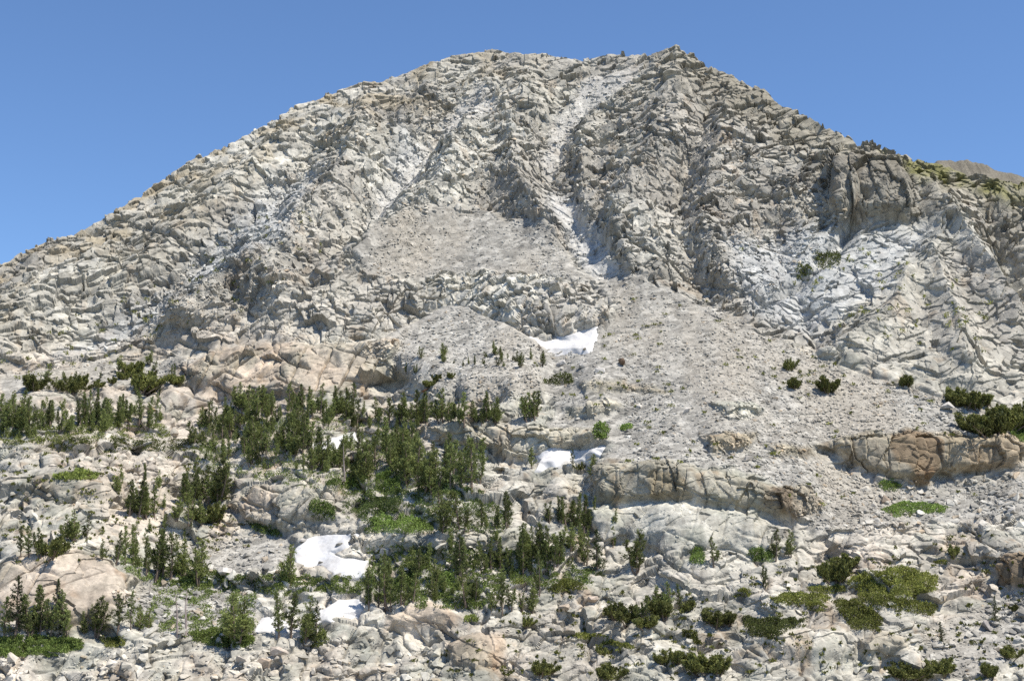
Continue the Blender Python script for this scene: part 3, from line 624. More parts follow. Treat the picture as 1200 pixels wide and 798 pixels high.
def join(parts):
    V_, F_, C_, o = [], [], [], 0
    for q in parts:
        V_.append(q[0]); F_.append(q[1] + o); o += len(q[0])
        if len(q) > 2: C_.append(q[2])
    return np.concatenate(V_), np.concatenate(F_), (np.concatenate(C_) if C_ else None)
def conifer(seed, H, W, kind):
    r = np.random.default_rng(seed); wood, leaf = [], []
    nst = {'spire': 1, 'pine': r.integers(1, 3), 'multi': r.integers(2, 4), 'bush': r.integers(7, 11), 'dead': 1}[kind]
    for s in range(nst):
        off = r.normal(size=2) * (W * (.30 if kind != 'bush' else .55)) * (nst > 1); hh = H * (1 if s == 0 else r.uniform(.5, .92)); lean = r.normal(size=2) * .04 * hh
        n = 9; t = np.linspace(0, 1, n); wig = np.cumsum(r.normal(size=(n, 2)) * .012 * hh, 0)
        path = np.stack([off[0] * (.25 + .75 * t ** .5) + lean[0] * t + wig[:, 0] * t, off[1] * (.25 + .75 * t ** .5) + lean[1] * t + wig[:, 1] * t, t * hh - .5 * (t == 0)], 1)
        r0 = .022 * hh + .03; wood.append(tube(path, r0 * (1 - .9 * t) + .012))
        nbr = int({'spire': 74, 'pine': 46, 'multi': 36, 'bush': 26, 'dead': 22}[kind] * (.8 + .6 * r.random())); bare = r.uniform(.0, .10) if kind in ('pine', 'multi') else 0; side = r.random() * 6.28; onesid = r.uniform(0, .3)
        for k in range(nbr):
            lo = {'spire': .06, 'pine': .12, 'multi': .08, 'bush': .04, 'dead': .25}[kind] + bare; hb = lo + (1 - lo) * (k + r.random()) / nbr
            bp_ = np.array([np.interp(hb, t, path[:, q]) for q in range(3)]); az = r.random() * 2 * math.pi
            if kind == 'spire': Lb = W * (1.02 - hb) ** .85 * r.uniform(.6, 1.1); up = -.12 + .5 * hb
            elif kind == 'bush': Lb = W * .38 * (1.05 - hb) ** .5 * r.uniform(.5, 1.1); up = .9
            elif kind == 'dead': Lb = W * (1.05 - hb) * r.uniform(.3, 1); up = .15
            else: Lb = W * (.85 if nst == 1 else .62) * min(1.0, (hb - lo) * 3.5 + .45) * (1.06 - hb) ** .55 * r.uniform(.4, 1.15); up = .35 + .4 * hb
            Lb *= 1 - onesid * .5 * (1 - math.cos(az - side)) if kind in ('pine', 'multi') else 1; dr = np.array([math.cos(az), math.sin(az), up]); dr /= np.linalg.norm(dr); tip = bp_ + dr * Lb + np.array([0, 0, .12 * Lb * (kind != 'spire')])
            if Lb > .25: wood.append(tube([bp_, (bp_ + tip) / 2 - np.array([0, 0, .04 * Lb]), tip], [.016 * hh * .35 + .012, .012, .006], 3))
            if kind == 'dead':
                for q in range(3):
                    a_ = bp_ + (tip - bp_) * r.uniform(.3, .95); wood.append(tube([a_, a_ + r.normal(size=3) * .35 * Lb], [.012, .005], 3))
                continue
            nt_ = int(max(3, Lb / .16)); f = r.uniform(.25 if kind != 'spire' else .12, 1.05, nt_)[:, None]; cen = bp_ + (tip - bp_) * f + r.normal(size=(nt_, 3)) * .09 * max(.6, Lb)
            per = 6; pts = np.repeat(cen, per, 0) + r.normal(size=(nt_ * per, 3)) * .11; dd = np.tile(dr * .7 + np.array([0, 0, .55]), (len(pts), 1))
            clump = r.uniform(.7, 1.35)
            colb = np.array({'spire': (.075, .095, .038), 'pine': (.150, .178, .060), 'multi': (.158, .182, .060), 'bush': (.14, .15, .045)}[kind]) * clump
            leaf.append(leaves(r, pts, dd, .24, .27, colb, .22))
        if kind != 'dead':
            pts = path[-1] + r.normal(size=(26, 3)) * np.array([.1, .1, .3]) - np.array([0, 0, .3]); leaf.append(leaves(r, pts, np.tile([0, 0, 1.], (26, 1)), .24, .27, (.08, .098, .035), .2))
    wv_, wf_, _ = join(wood); wm = mk_mesh('trunk', wv_, wf_, M_DEAD if kind == 'dead' else M_BARK)
    if kind == 'dead': return wm, None, H
    lv, lf, lc = join(leaf); return wm, mk_mesh('crown', lv, lf, M_LEAF, lc), H
PROTO = {'spire': [conifer(10 + k, 10, 2.3 + .3 * k, 'spire') for k in range(3)], 'pine': [conifer(20 + k, 8, 2.3 + .35 * (k % 3), 'pine') for k in range(10)],
         'multi': [conifer(40 + k, 7.5, 2.9 + .4 * (k % 3), 'multi') for k in range(9)], 'bush': [conifer(60 + k, 2.4, 2.0 + .25 * k, 'bush') for k in range(4)], 'dead': [conifer(80 + k, 8, 1.3, 'dead') for k in range(3)]}
TREES = []
def tree(x, y, hpx, kind, label, group, wide=1.0):
    g = ground(x, y)
    if g is None: return None
    r = np.random.default_rng(int(x * 131 + y * 17)); pr = PROTO[kind][r.integers(0, len(PROTO[kind]))]; hm = hpx * g[1] / FPX; s = hm / pr[2]
    nm = {'spire': 'conifer_tree', 'pine': 'pine_tree', 'multi': 'pine_tree', 'bush': 'dwarf_pine', 'dead': 'dead_tree'}[kind]
    e = empty(nm, g - np.array([0, 0, .15])); e.rotation_euler = (0, 0, r.random() * 6.28); ws = s * wide * r.uniform(.88, 1.15); e.scale = (ws, ws, s)
    t_ = bpy.data.objects.new('trunk', pr[0]); COL.objects.link(t_); t_.parent = e
    if pr[1] is not None:
        c = bpy.data.objects.new('crown', pr[1]); COL.objects.link(c); c.parent = e
    prop(e, label, {'dead': 'dead tree', 'bush': 'dwarf pine'}.get(kind, 'tree'), group); TREES.append((x, y, hpx)); return e
ORD = ['leftmost', 'second', 'third', 'fourth', 'fifth', 'sixth', 'seventh', 'eighth', 'ninth', 'tenth', 'eleventh', 'twelfth', 'thirteenth', 'fourteenth', 'fifteenth', 'sixteenth', 'seventeenth', 'eighteenth', 'nineteenth', 'twentieth']
KW = {'spire': 'dark spire conifer', 'pine': 'slender olive pine', 'multi': 'bushy branching pine', 'bush': 'low dwarf pine', 'dead': 'bare dead tree'}
def grove(items, where, group):
    items = sorted(items); n = len(items); hs = sorted(q[2] for q in items)
    for k, it in enumerate(items):
        nm = KW[it[3]]; pos = 'leftmost' if k == 0 else ('rightmost' if k == n - 1 else ORD[k] + ' from the left')
        tree(it[0], it[1], it[2], it[3], '%s, %s %s' % (nm, pos, where), group, it[4] if len(it) > 4 else 1.0)
def rand_grove(poly, n, h0, h1, seed, kinds, mind=5.0):
    r = np.random.default_rng(seed); A = np.asarray(poly, float); out = []; t = 0
    while len(out) < n and t < 6000:
        t += 1; x = r.uniform(A[:, 0].min(), A[:, 0].max()); y = r.uniform(A[:, 1].min(), A[:, 1].max())
        if poly_sd(poly, np.array([x]), np.array([y]))[0] < 0: continue
        if any((x - q[0]) ** 2 + ((y - q[1]) * 1.6) ** 2 < mind ** 2 for q in out): continue
        gi = gidx(np.array([x]), np.array([y]))[0]
        if gi < 0 or sn[gi] > .2: continue
        out.append((x, y, h0 * .8 + (h1 * 1.22 - h0 * .8) * r.random() ** 1.25, kinds[r.integers(0, len(kinds))]))
    return out
# foreground, hand placed
grove([(18, 747, 70, 'spire', 1.15), (4, 748, 46, 'pine'), (33, 747, 58, 'pine'), (45, 746, 54, 'pine'), (58, 744, 42, 'pine'), (67, 744, 64, 'spire', .85), (80, 742, 49, 'pine', 1.2)], 'in the clump before the pink dome', 'trees at lower left')
grove([(75, 756, 20, 'pine'), (99, 742, 26, 'multi'), (112, 743, 44, 'multi', 1.1), (138, 739, 42, 'pine', 1.2), (153, 737, 44, 'pine', .7), (163, 739, 30, 'multi'), (174, 738, 25, 'multi')], 'in the line between pink dome and dead trees', 'trees at lower left')
grove([(208, 744, 50, 'dead'), (217, 746, 55, 'dead', 1.2)], 'of the two bare trees below the white boulder', 'dead trees at lower left')
tree(174, 698, 22, 'dead', 'short bare dead trunk on the rubble above the lower left pines', 'dead trees at lower left')
grove([(268, 750, 48, 'multi', .9), (280, 752, 55, 'multi', 1.1), (291, 748, 44, 'pine', 1.2)], 'in the thick clump left of the lowest snow', 'foreground pines by the snow')
grove([(327, 746, 50, 'pine'), (340, 748, 52, 'pine', 1.1), (358, 749, 50, 'multi'), (370, 750, 46, 'spire', .9)], 'in the open clump before the lowest snow', 'foreground pines by the snow')
tree(338, 692, 52, 'multi', 'open-crowned pine standing before the left end of the gully snow patch', 'foreground pines by the snow', .95)
grove([(172, 672, 40, 'pine'), (181, 675, 55, 'pine'), (190, 677, 57, 'pine'), (200, 678, 52, 'pine', 1.1), (209, 676, 44, 'multi'), (232, 684, 50, 'multi', 1.05)], 'in the rubble clump above the dead trees', 'trees on the left ledges')
grove([(120, 655, 24, 'multi'), (134, 658, 36, 'pine', .8), (146, 661, 44, 'pine', .8), (156, 660, 38, 'pine', .8)], 'in the sparse clump above the pink dome', 'trees on the left ledges')
grove([(24, 650, 34, 'pine'), (33, 652, 36, 'pine'), (48, 652, 34, 'multi'), (60, 651, 22, 'bush')], 'in the left edge clump above the pink dome', 'trees on the left ledges')
grove([(78, 632, 30, 'multi'), (88, 634, 36, 'multi', 1.15), (100, 630, 28, 'multi')], 'in the dense clump under the grey left ledge', 'trees on the left ledges')
grove([(150, 603, 40, 'pine'), (158, 606, 44, 'pine'), (166, 605, 60, 'pine', .55), (172, 607, 38, 'multi'), (181, 606, 36, 'pine')], 'in the clump right of the grey left ledge', 'trees on the left ledges')
grove([(212, 590, 38, 'pine'), (222, 589, 42, 'pine'), (232, 588, 46, 'multi'), (244, 590, 45, 'multi'), (256, 588, 50, 'multi', 1.1), (206, 608, 26, 'multi'), (220, 614, 30, 'multi'), (236, 615, 34, 'multi', 1.2), (247, 613, 22, 'bush')], 'in the dark clump left of the grey step', 'trees on the left ledges')
grove([(432, 713, 46, 'pine'), (443, 716, 54, 'pine', .9), (451, 713, 66, 'pine', .5), (457, 711, 58, 'pine'), (470, 706, 40, 'pine'), (481, 705, 36, 'multi')], 'in the clump behind the rounded pink hump', 'trees behind the foreground slabs')
grove([(510, 706, 30, 'multi'), (547, 707, 44, 'multi', 1.1), (538, 678, 52, 'spire', 1.1), (556, 704, 28, 'multi')], 'in the dark clump behind the hump, right', 'trees behind the foreground slabs')
grove([(574, 717, 28, 'multi'), (588, 717, 40, 'pine'), (598, 714, 30, 'pine'), (612, 716, 24, 'multi'), (623, 718, 36, 'multi'), (631, 698, 52, 'pine', .6)], 'in the slab row right of the hump', 'trees behind the foreground slabs')
tree(700, 678, 58, 'spire', 'tall dark cone-shaped conifer standing alone below the smooth whitish slab', 'trees below the long cliff', .95)
tree(745, 668, 46, 'multi', 'broad dark pine beside the foot of the smooth whitish slab', 'trees below the long cliff', .95)
grove(rand_grove([(605, 655), (690, 655), (690, 678), (605, 680)], 9, 26, 44, 3, ['pine', 'pine', 'multi'], 8), 'in the group left of the lone dark conifer', 'trees below the long cliff')
grove([(643, 612, 26, 'multi'), (656, 614, 32, 'pine'), (667, 620, 38, 'multi'), (676, 622, 44, 'pine'), (684, 626, 46, 'pine'), (691, 624, 42, 'pine', .8), (655, 640, 24, 'multi', 1.2), (668, 643, 26, 'multi', 1.2), (630, 646, 22, 'multi'), (720, 616, 20, 'pine'), (718, 640, 24, 'multi')], 'in the steep clump left of the whitish slab', 'trees below the long cliff')
grove([(518, 622, 52, 'multi', 1.25), (540, 620, 42, 'multi', 1.1), (563, 623, 36, 'pine', 1.2), (584, 622, 30, 'pine'), (594, 618, 42, 'pine')], 'in the row on the grey rock step', 'trees in the middle')
grove([(538, 676, 46, 'pine', 1.2), (567, 668, 34, 'pine'), (575, 668, 38, 'pine'), (586, 667, 36, 'pine', 1.1), (597, 672, 30, 'pine'), (487, 680, 34, 'pine'), (510, 684, 30, 'multi'), (472, 676, 26, 'multi'), (500, 668, 24, 'multi')], 'in the trees below the grey rock step', 'trees in the middle')
grove([(623, 549, 26, 'pine', 1.2), (671, 548, 20, 'pine'), (680, 549, 9, 'bush', .8), (692, 561, 30, 'multi', .9)], 'of the small ones beside the ledge snow', 'trees by the ledge snow patch')
grove([(493, 578, 62, 'multi', 1.05), (507, 577, 52, 'multi'), (426, 572, 52, 'multi', 1.0), (415, 566, 40, 'pine'), (527, 576, 56, 'pine'), (541, 574, 44, 'pine'), (552, 573, 58, 'pine'), (560, 566, 46, 'pine', .7), (478, 566, 48, 'pine')], 'among the big trees above the grey step', 'main grove')
tree(403, 560, 40, 'dead', 'reddish bare dead tree at the edge of the main grove', 'main grove')
# groves, sampled along their ground
def clumps(poly, n, h0, h1, seed, kinds, mind, ncl, names, group):
    it = sorted(rand_grove(poly, n, h0, h1, seed, kinds, mind)); parts = np.array_split(np.arange(len(it)), ncl)
    for c, ids in enumerate(parts): grove([it[q] for q in ids], names[c], group)
clumps([(-20, 493), (100, 492), (186, 494), (186, 504), (100, 506), (-20, 504)], 40, 17, 32, 21, ['pine', 'pine', 'pine', 'multi'], 4.2, 3, ['in the upper left tree row, left third', 'in the upper left tree row, middle third', 'in the upper left tree row, right third'], 'upper left tree row')
grove([(104, 498, 42, 'pine', .6), (111, 498, 44, 'pine', .6), (117, 499, 41, 'pine', .6), (97, 498, 36, 'pine', .8), (121, 503, 36, 'spire', 1.0)], 'of the tallest trees, upper left row', 'upper left tree row')
clumps([(30, 455), (60, 436), (150, 430), (200, 420), (215, 470), (160, 468), (60, 462)], 28, 9, 17, 22, ['multi', 'bush', 'pine', 'multi'], 9, 2, ['in the stunted trees, left half, upper left', 'in the stunted trees, right half, upper left'], 'stunted trees on the upper left rubble')
clumps([(440, 490), (500, 494), (560, 490), (632, 486), (632, 495), (560, 499), (440, 500)], 34, 20, 33, 23, ['pine', 'pine', 'multi'], 4.5, 2, ['in the row above the cream ledge, left', 'in the row above the cream ledge, right'], 'tree row above the cream ledge')
clumps([(228, 500), (285, 474), (330, 474), (400, 476), (440, 486), (440, 505), (330, 508), (228, 512)], 46, 20, 32, 24, ['multi', 'pine', 'multi'], 6.5, 4, ['in the main grove\'s back row, first quarter', 'in the main grove\'s back row, second quarter', 'in the main grove\'s back row, third quarter', 'in the main grove\'s back row, last quarter'], 'main grove')
clumps([(228, 520), (330, 514), (372, 510), (365, 535), (420, 535), (480, 515), (500, 540), (440, 556), (380, 556), (300, 552), (235, 545)], 50, 22, 36, 25, ['pine', 'multi', 'pine'], 6.5, 4, ['in the main grove\'s front row, first quarter', 'in the main grove\'s front row, second quarter', 'in the main grove\'s front row, third quarter', 'in the main grove\'s front row, last quarter'], 'main grove')
clumps([(440, 532), (500, 535), (560, 540), (575, 552), (540, 560), (470, 562)], 18, 26, 44, 26, ['pine', 'pine', 'multi'], 7, 1, ['in the stand below the cream ledge'], 'main grove')
clumps([(488, 418), (530, 414), (600, 416), (640, 424), (636, 434), (560, 432), (500, 428)], 22, 8, 16, 27, ['multi', 'pine', 'multi'], 6, 2, ['in the dwarf row before the cliff, left', 'in the dwarf row before the cliff, right'], 'dwarf pines below the cliff band')
grove([(476, 437, 13, 'pine'), (487, 437, 12, 'pine'), (504, 453, 9, 'bush'), (511, 446, 9, 'bush'), (528, 442, 7, 'bush')], 'of the few small ones under the dwarf row', 'dwarf pines below the cliff band')
pk = [PROTO['multi'][0], PROTO['pine'][1], PROTO['pine'][4], PROTO['multi'][2]]; TH = []; rr = np.random.default_rng(77)
def mesh_np(me):
    a = np.empty(len(me.vertices) * 3, F4); me.vertices.foreach_get('co', a); f = np.empty(len(me.loops), np.int32); me.loops.foreach_get('vertex_index', f)
    c = np.empty(len(me.vertices) * 4, F4); me.color_attributes['Col'].data.foreach_get('color', c); return a.reshape(-1, 3), f.reshape(-1, 4), c.reshape(-1, 4)[:, :3]
PM = [mesh_np(q[1]) + (q[2],) for q in pk]
for poly, n in (([(-40, 486), (60, 480), (186, 484), (190, 506), (100, 512), (-40, 520)], 60), ([(228, 512), (285, 478), (400, 478), (480, 500), (500, 545), (440, 556), (300, 552), (235, 545)], 95), ([(440, 486), (632, 482), (632, 496), (560, 500), (440, 502)], 18), ([(430, 640), (640, 650), (690, 672), (600, 684), (545, 700), (440, 690)], 46), ([(130, 560), (260, 560), (260, 690), (160, 680)], 30), ([(570, 600), (690, 606), (680, 660), (570, 660)], 18)):
    for (x, y, h_, k_) in rand_grove(poly, n, 11, 23, int(poly[0][1]) + n, ['pine'], 3.4):
        g = ground(x, y); a, f, c, H0 = PM[rr.integers(0, 4)]; sc_ = h_ * g[1] / FPX / H0; an = rr.random() * 6.28; ca_, sa_ = math.cos(an), math.sin(an)
        TH.append((a @ np.array([[ca_, sa_, 0], [-sa_, ca_, 0], [0, 0, 1]]) * sc_ * np.array([rr.uniform(.8, 1.1)] * 2 + [1]) + g, f, c * rr.uniform(.8, 1.2)))
tv, tf, tc = join(TH); prop(centred('pine_thicket', tv, tf, M_LEAF, tc), 'small young pines filling the gaps between the larger trees', 'pine thicket', None, 'stuff')
# right side
tree(970, 459, 19, 'bush', 'round dwarf pine with one upright leader alone on the talus', 'dwarf pines on the talus', .8)
tree(930, 454, 12, 'bush', 'small dwarf pine left of the round one on the talus', 'dwarf pines on the talus')
tree(921, 433, 14, 'bush', 'small upright dwarf pine, highest on the talus', 'dwarf pines on the talus', .7)
tree(1060, 453, 13, 'bush', 'squat dwarf pine at the foot of the right-hand cliffs', 'dwarf pines on the talus', 1.2)
grove([(1120, 470, 17, 'bush'), (1130, 476, 20, 'bush', 1.1), (1143, 478, 18, 'bush', 1.1), (1154, 474, 14, 'bush')], 'in the clump above the brown cliff', 'dwarf pines at right')
grove([(1152, 508, 24, 'bush', 1.2), (1163, 510, 28, 'bush', 1.1), (1176, 502, 24, 'bush', 1.1), (1190, 496, 24, 'bush', 1.2), (1170, 488, 16, 'bush'), (1199, 502, 24, 'bush', 1.2)], 'in the thick clump at the right edge', 'dwarf pines at right')
tree(836, 662, 32, 'multi', 'dense dark young pine below the pink foot of the whitish slab', 'young pines at right', 1.1)
tree(907, 656, 36, 'multi', 'left one of two young pines below the split brown block', 'young pines at right', .9)
tree(926, 652, 32, 'multi', 'right one of two young pines below the split brown block', 'young pines at right', .8)
tree(895, 690, 28, 'pine', 'thin dark young pine on the slabs below the two young pines', 'young pines at right', .8)
tree(1104, 757, 28, 'spire', 'bushy cone-shaped young fir on the slabs at lower right', 'young pines at right', 1.15)
tree(1167, 732, 34, 'spire', 'narrow dark young fir in the rubble at the right edge', 'young pines at right', .7)
grove([(966, 676, 20, 'bush', .8), (980, 680, 24, 'bush', 1.0), (993, 664, 16, 'bush')], 'in the clump above the green mats', 'dwarf pines at right')
tree(1118, 650, 12, 'bush', 'small dwarf pine on the slabs above the largest green mat', 'dwarf pines at right', 1.1)
grove([(838, 732, 18, 'bush', 1.3), (852, 730, 14, 'bush', 1.1)], 'of the pair left of the white slab', 'dwarf pines at right')
grove([(820, 786, 22, 'bush', 1.4), (838, 788, 20, 'bush', 1.2), (806, 776, 12, 'bush')], 'in the bottom clump left of the white slab', 'dwarf pines at right')
grove([(1058, 795, 18, 'bush', 1.4), (1078, 797, 16, 'bush', 1.3), (1102, 790, 18, 'bush', 1.1)], 'in the bottom clump below the square block', 'dwarf pines at right')
grove([(722, 722, 16, 'bush', 1.3), (735, 728, 20, 'bush', 1.3), (750, 726, 28, 'multi'), (768, 718, 32, 'multi', .9), (778, 722, 24, 'bush', 1.2), (786, 716, 34, 'pine'), (796, 714, 30, 'pine'), (757, 734, 14, 'bush', 1.3)], 'in the low slab clump right of centre', 'clump on the centre slabs')
grove([(712, 796, 18, 'bush', .9), (635, 788, 16, 'bush', 1.2), (706, 765, 12, 'bush', .7), (777, 778, 12, 'bush'), (792, 776, 16, 'bush', .8)], 'of the lone ones on the bottom slabs', 'dwarf pines on the bottom slabs')
grove([(615, 732, 11, 'bush'), (1187, 715, 8, 'bush'), (1182, 770, 14, 'bush'), (1160, 792, 16, 'bush', .8)], 'of the scattered tiny ones on the slabs', 'dwarf pines on the bottom slabs')

# ------------------------------------------------------------------ shrubs, mats and meadows: leaves rooted on the ground inside an outline
def carpet(name, poly, dens, hgt, size, colb, seed, label, cat, group=None, kind=None, patch=0.0):
    r = np.random.default_rng(seed); A = np.asarray(poly, float); x0, y0 = A.min(0); x1, y1 = A.max(0); n = int((x1 - x0) * (y1 - y0) * dens)
    qx, qy = r.uniform(x0, x1, n), r.uniform(y0, y1, n)
    nz = fbm(np.stack([qx / 7, qy / 4, 0 * qx + seed], 1), 3, 700 + seed)
    sd_ = poly_sd(poly, qx, qy) + nz * (4 if kind else 2.0); k = (sd_ > 0) & (nz * 1.0 > patch - .6 if patch else True); qx, qy, sd_, nz = qx[k], qy[k], sd_[k], nz[k]
    g = gidx(qx, qy); ok_ = g >= 0; g, sd_, nz = g[ok_], sd_[ok_], nz[ok_]
    ok_ = sn[g] < .4; g, sd_, nz = g[ok_], sd_[ok_], nz[ok_]
    if len(g) < 5: return None
    b = p[g] + r.normal(size=(len(g), 3)) * np.array([.14, .2, 0]); H_ = hgt * np.clip(.35 + sd_ / 5, .3, 1) * (1 + .7 * nz)
    b[:, 2] += r.uniform(0, 1, len(g)) ** .6 * H_
    if not kind:
        from collections import deque
        cell = np.floor((b - b.min(0)) / (.6 * max(1, g.size and p[g, 1].mean() / 420))).astype(int); D = {}
        for q, t_ in enumerate(map(tuple, cell)): D.setdefault(t_, []).append(q)
        best = []; seen = set()
        for t0 in D:
            if t0 in seen: continue
            dq = deque([t0]); seen.add(t0); mem = []
            while dq:
                t_ = dq.popleft(); mem += D[t_]
                for ox in (-1, 0, 1):
                    for oy in (-1, 0, 1):
                        for oz in (-1, 0, 1):
                            u_ = (t_[0] + ox, t_[1] + oy, t_[2] + oz)
                            if u_ in D and u_ not in seen: seen.add(u_); dq.append(u_)
            if len(mem) > len(best): best = mem
        best = np.array(sorted(best)); b, nz = b[best], nz[best]
    vs, fs_, cc = leaves(r, b, np.tile([0, -.1, .8], (len(b), 1)), size, .4, colb, .24)
    cc = cc * (1 + .5 * np.repeat(nz, 4))[:, None].clip(.5, 1.6)
    return prop(centred(name, vs, fs_, M_BUSH, cc), label, cat, group, kind)
OL = (.165, .178, .044); BR = (.15, .21, .052); DK = (.125, .145, .042); GR = (.155, .185, .048)
MATS = [
    ([(1008, 674), (1060, 667), (1100, 679), (1096, 693), (1060, 701), (1012, 696), (992, 686)], OL, 1.0, 'largest dark green shrub mat on the slabs at right'),
    ([(1005, 698), (1060, 703), (1099, 712), (1092, 723), (1060, 717), (1010, 707)], OL, .9, 'long green shrub mat just below the largest mat'),
    ([(975, 705), (1005, 706), (1036, 728), (1030, 739), (1000, 739), (986, 722)], OL, .9, 'slanting green shrub mat above the square-cut block'),
    ([(903, 702), (925, 695), (975, 700), (970, 707), (915, 711)], OL, .8, 'flat green shrub mat in the middle of the right slabs'),
    ([(946, 691), (990, 687), (993, 694), (955, 698)], OL, .8, 'thin green shrub mat just above the flat middle one'),
    ([(944, 710), (960, 708), (970, 713), (960, 717), (946, 716)], OL, .7, 'small round green mat below the flat middle one'),
    ([(868, 724), (900, 728), (946, 727), (926, 738), (906, 750), (880, 746)], DK, 1.0, 'dark shrub mat lying on the white rounded slab'),
    ([(799, 738), (814, 741), (825, 756), (818, 756), (800, 746)], OL, .6, 'narrow green strip of shrub left of the white rounded slab'),
    ([(1032, 598), (1060, 589), (1113, 594), (1106, 602), (1070, 601), (1050, 607)], BR, .8, 'bright green shrub mat under the brown cliff'),
    ([(1030, 568), (1044, 564), (1058, 570), (1050, 577), (1034, 574)], BR, .8, 'small bright green mat against the foot of the brown cliff'),
    ([(876, 650), (890, 645), (905, 650), (904, 658), (884, 660)], BR, 1.0, 'bright green willow left of the two young pines'),
    ([(808, 648), (818, 643), (826, 648), (824, 662), (810, 660)], BR, .8, 'bright green willow left of the dense young pine'),
    ([(636, 450), (650, 442), (670, 443), (672, 450), (655, 453)], DK, 1.3, 'dark low shrub mat above the ribbed cream ledge'),
    ([(694, 508), (702, 502), (714, 505), (710, 515), (700, 518)], BR, 1.4, 'bright green bush on the right end of the cream ledge'),
    ([(724, 503), (738, 498), (741, 502), (730, 506)], BR, .7, 'tiny bright green mat right of the cream ledge bush'),
    ([(1180, 500), (1199, 498), (1220, 500), (1220, 520), (1199, 518), (1186, 510)], BR, 1.0, 'bright green bush beside the right edge dwarf pines'),
    ([(432, 616), (450, 608), (500, 613), (508, 622), (480, 627), (440, 624)], BR, 1.3, 'bright green willow thicket on top of the grey rock step'),
    ([(402, 563), (418, 556), (430, 562), (424, 573), (404, 574)], BR, 1.3, 'bright green willow left of the big trees in the grove'),
    ([(440, 562), (452, 554), (468, 562), (470, 578), (452, 582), (440, 574)], BR, 1.4, 'bright green willow between the big trees of the grove'),
    ([(505, 570), (520, 560), (545, 562), (540, 575), (515, 580)], (.11, .155, .06), 1.3, 'pale green willow right of the biggest tree of the grove'),
    ([(415, 590), (440, 584), (470, 590), (465, 604), (425, 604)], (.085, .115, .035), 1.2, 'green bushes on the blocks below the grove'),
    ([(362, 596), (378, 590), (394, 596), (392, 612), (366, 612)], BR, 1.3, 'round green willow on the broken grey step'),
    ([(288, 612), (300, 612), (325, 622), (330, 630), (300, 624)], BR, .8, 'green strip of willow below the broken grey step'),
    ([(380, 566), (398, 562), (402, 574), (384, 574)], BR, 1.0, 'bright green shrub at the foot of the reddish dead tree'),
    ([(512, 680), (530, 676), (536, 690), (518, 692)], BR, 1.3, 'bright green willow behind the right side of the hump'),
    ([(462, 682), (486, 676), (490, 690), (466, 692)], BR, 1.2, 'bright green willow behind the left side of the hump'),
    ([(640, 692), (660, 680), (684, 684), (682, 692), (655, 696)], OL, 1.0, 'olive shrub mat above the foreground boulder group'),
    ([(597, 683), (606, 678), (617, 682), (612, 686)], OL, .6, 'small olive mat on the pale slab left of the thin spire'),
    ([(540, 728), (552, 722), (562, 726), (556, 731)], GR, .6, 'small bright mat at the right foot of the pink hump'),
    ([(355, 748), (380, 742), (386, 752), (372, 760), (352, 756)], DK, .9, 'dark juniper mat under the pines before the lowest snow'),
    ([(118, 750), (144, 748), (146, 756), (125, 760)], OL, .8, 'olive mat on the slabs before the lower left trees'),
    ([(868, 692), (880, 694), (878, 700), (858, 700)], OL, .8, 'small olive mat left of the thin young pine'),
    ([(738, 762), (744, 758), (690, 742), (668, 742), (668, 746)], OL, .4, 'faint olive strip across the centre slabs'),
    ([(1094, 655), (1108, 656), (1110, 662), (1096, 660)], OL, .5, 'tiny olive mat above the largest green mat'),
    ([(62, 560), (90, 552), (118, 556), (110, 562), (70, 563)], GR, .8, 'green strip of shrub along the top of the grey left ledge'),
    ([(955, 300), (985, 298), (985, 312), (960, 318)], DK, 2.0, 'dark shrub patch low on the right part of the mountain face'),
    ([(930, 318), (948, 314), (956, 326), (936, 330)], DK, 1.6, 'dark shrub patch on the pale slabs of the right face'),
]
for k, (poly, c, h, lab) in enumerate(MATS):
    ybar = np.mean([q[1] for q in poly]); far = 1.0 if ybar > 560 else 1.5
    carpet('shrub_mat', poly, 5.5 if ybar > 450 else 2.5, h, .20 * far, c, k, lab, 'shrub', 'shrubs on the hillside')
carpet('grass', [(-60, 748), (40, 746), (96, 750), (98, 760), (60, 768), (-60, 772)], 8.00, .55, .20, (.13, .175, .045), 101, 'bright green grass meadow at the foot of the lower left trees', 'grass', None, 'stuff')
carpet('grass', [(196, 684), (250, 670), (290, 678), (330, 674), (380, 680), (425, 670), (445, 684), (420, 698), (365, 692), (330, 700), (290, 690), (240, 696)], 4.40, .55, .20, (.125, .16, .042), 102, 'green meadow strip below the gully snow patch', 'grass', None, 'stuff', .5)
carpet('grass', [(224, 742), (250, 738), (300, 748), (290, 760), (250, 758), (228, 752)], 7.00, .6, .20, (.125, .16, .042), 103, 'green turf under the thick pine clump', 'grass', None, 'stuff')
carpet('undergrowth', [(225, 500), (330, 490), (440, 490), (490, 510), (500, 545), (560, 560), (550, 585), (420, 580), (250, 556), (225, 535)], 1.90, .5, .21, (.13, .165, .045), 104, 'low green undergrowth on the floor of the main grove', 'undergrowth', None, 'stuff', .55)
carpet('undergrowth', [(-40, 498), (190, 498), (200, 512), (120, 516), (60, 522), (-40, 520)], 4.18, .45, .21, (.13, .15, .042), 105, 'green strip of low plants under the upper left tree row', 'undergrowth', None, 'stuff', .5)
carpet('undergrowth', [(430, 640), (640, 650), (700, 672), (690, 690), (600, 684), (560, 715), (480, 712), (430, 700)], 3.42, .5, .21, (.13, .17, .045), 106, 'low green plants among the trees below the grey rock step', 'undergrowth', None, 'stuff', .55)
carpet('undergrowth', [(130, 650), (250, 676), (250, 690), (190, 690), (150, 672)], 3.80, .5, .21, (.14, .18, .05), 107, 'low green plants around the clump above the dead trees', 'undergrowth', None, 'stuff', .5)
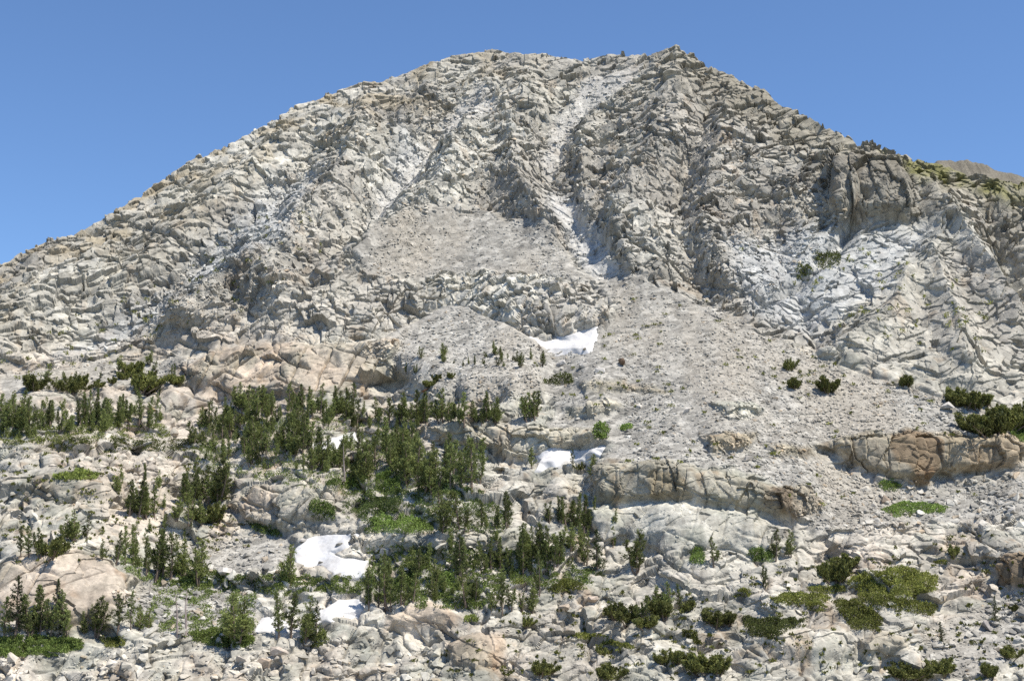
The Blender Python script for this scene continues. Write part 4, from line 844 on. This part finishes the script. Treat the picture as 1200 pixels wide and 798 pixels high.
carpet('undergrowth', [(85, 514), (230, 516), (250, 526), (160, 530), (60, 528)], 3.80, .45, .21, (.13, .15, .042), 108, 'olive strip of low plants on the ledge below the upper left tree row', 'undergrowth', None, 'stuff', .5)
carpet('undergrowth', [(180, 690), (300, 694), (296, 742), (226, 748), (170, 735)], 2.28, .5, .21, (.14, .18, .05), 109, 'scattered low greenery among the rubble around the two bare trees', 'undergrowth', None, 'stuff', .62)
carpet('undergrowth', [(400, 575), (560, 575), (600, 610), (590, 626), (430, 626), (400, 600)], 2.85, .6, .21, (.14, .19, .052), 110, 'bright green low bushes among the blocks below the big trees', 'undergrowth', None, 'stuff', .55)
def tufts(name, poly, n, seed, label, h=.5):
    r = np.random.default_rng(seed); A = np.asarray(poly, float); out = []; c = 0; t = 0
    while c < n and t < n * 20:
        t += 1; x = r.uniform(A[:, 0].min(), A[:, 0].max()); y = r.uniform(A[:, 1].min(), A[:, 1].max())
        if poly_sd(poly, np.array([x]), np.array([y]))[0] < 0: continue
        k = gidx(np.array([x]), np.array([y]))[0]
        if k < 0 or sn[k] > .2: continue
        c += 1; s = r.uniform(.3, 1.3) * p[k, 1] / 450; m = int(14 + 20 * s)
        b = p[k] + r.normal(size=(m, 3)) * np.array([.55, .45, 0]) * s; b[:, 2] += r.uniform(0, h, m)
        out.append(leaves(r, b, np.tile([0, 0, .8], (m, 1)), .3, .4, np.array(OL) * r.uniform(.8, 1.35), .2))
    v_, f_, c_ = join(out); return prop(centred(name, v_, f_, M_BUSH, c_), label, 'plants', None, 'stuff')
tufts('ground_cover', TALUS[0], 130, 201, 'small green tufts dotted over the talus slope')
tufts('ground_cover', [(0, 420), (60, 380), (200, 330), (330, 230), (400, 280), (300, 360), (100, 440), (0, 470)], 110, 202, 'dark tufts dotted over the left of the mountain face', .8)
tufts('ground_cover', [(850, 290), (1010, 290), (1150, 330), (1190, 430), (1000, 400)], 70, 203, 'dark tufts dotted over the right of the mountain face', .8)
tufts('ground_cover', [(600, 690), (800, 690), (1000, 640), (1199, 620), (1199, 797), (450, 797)], 330, 204, 'small green tufts in the joints of the foreground slabs', .35)
tufts('ground_cover', [(0, 510), (230, 520), (300, 640), (150, 660), (0, 660)], 220, 205, 'green tufts in the joints of the left ledges', .4)
print('TREES', len(TREES))

for o in bpy.data.objects:
    if o.get('label') and len(o['label'].split()) > 16: print('LONG', o['label'])
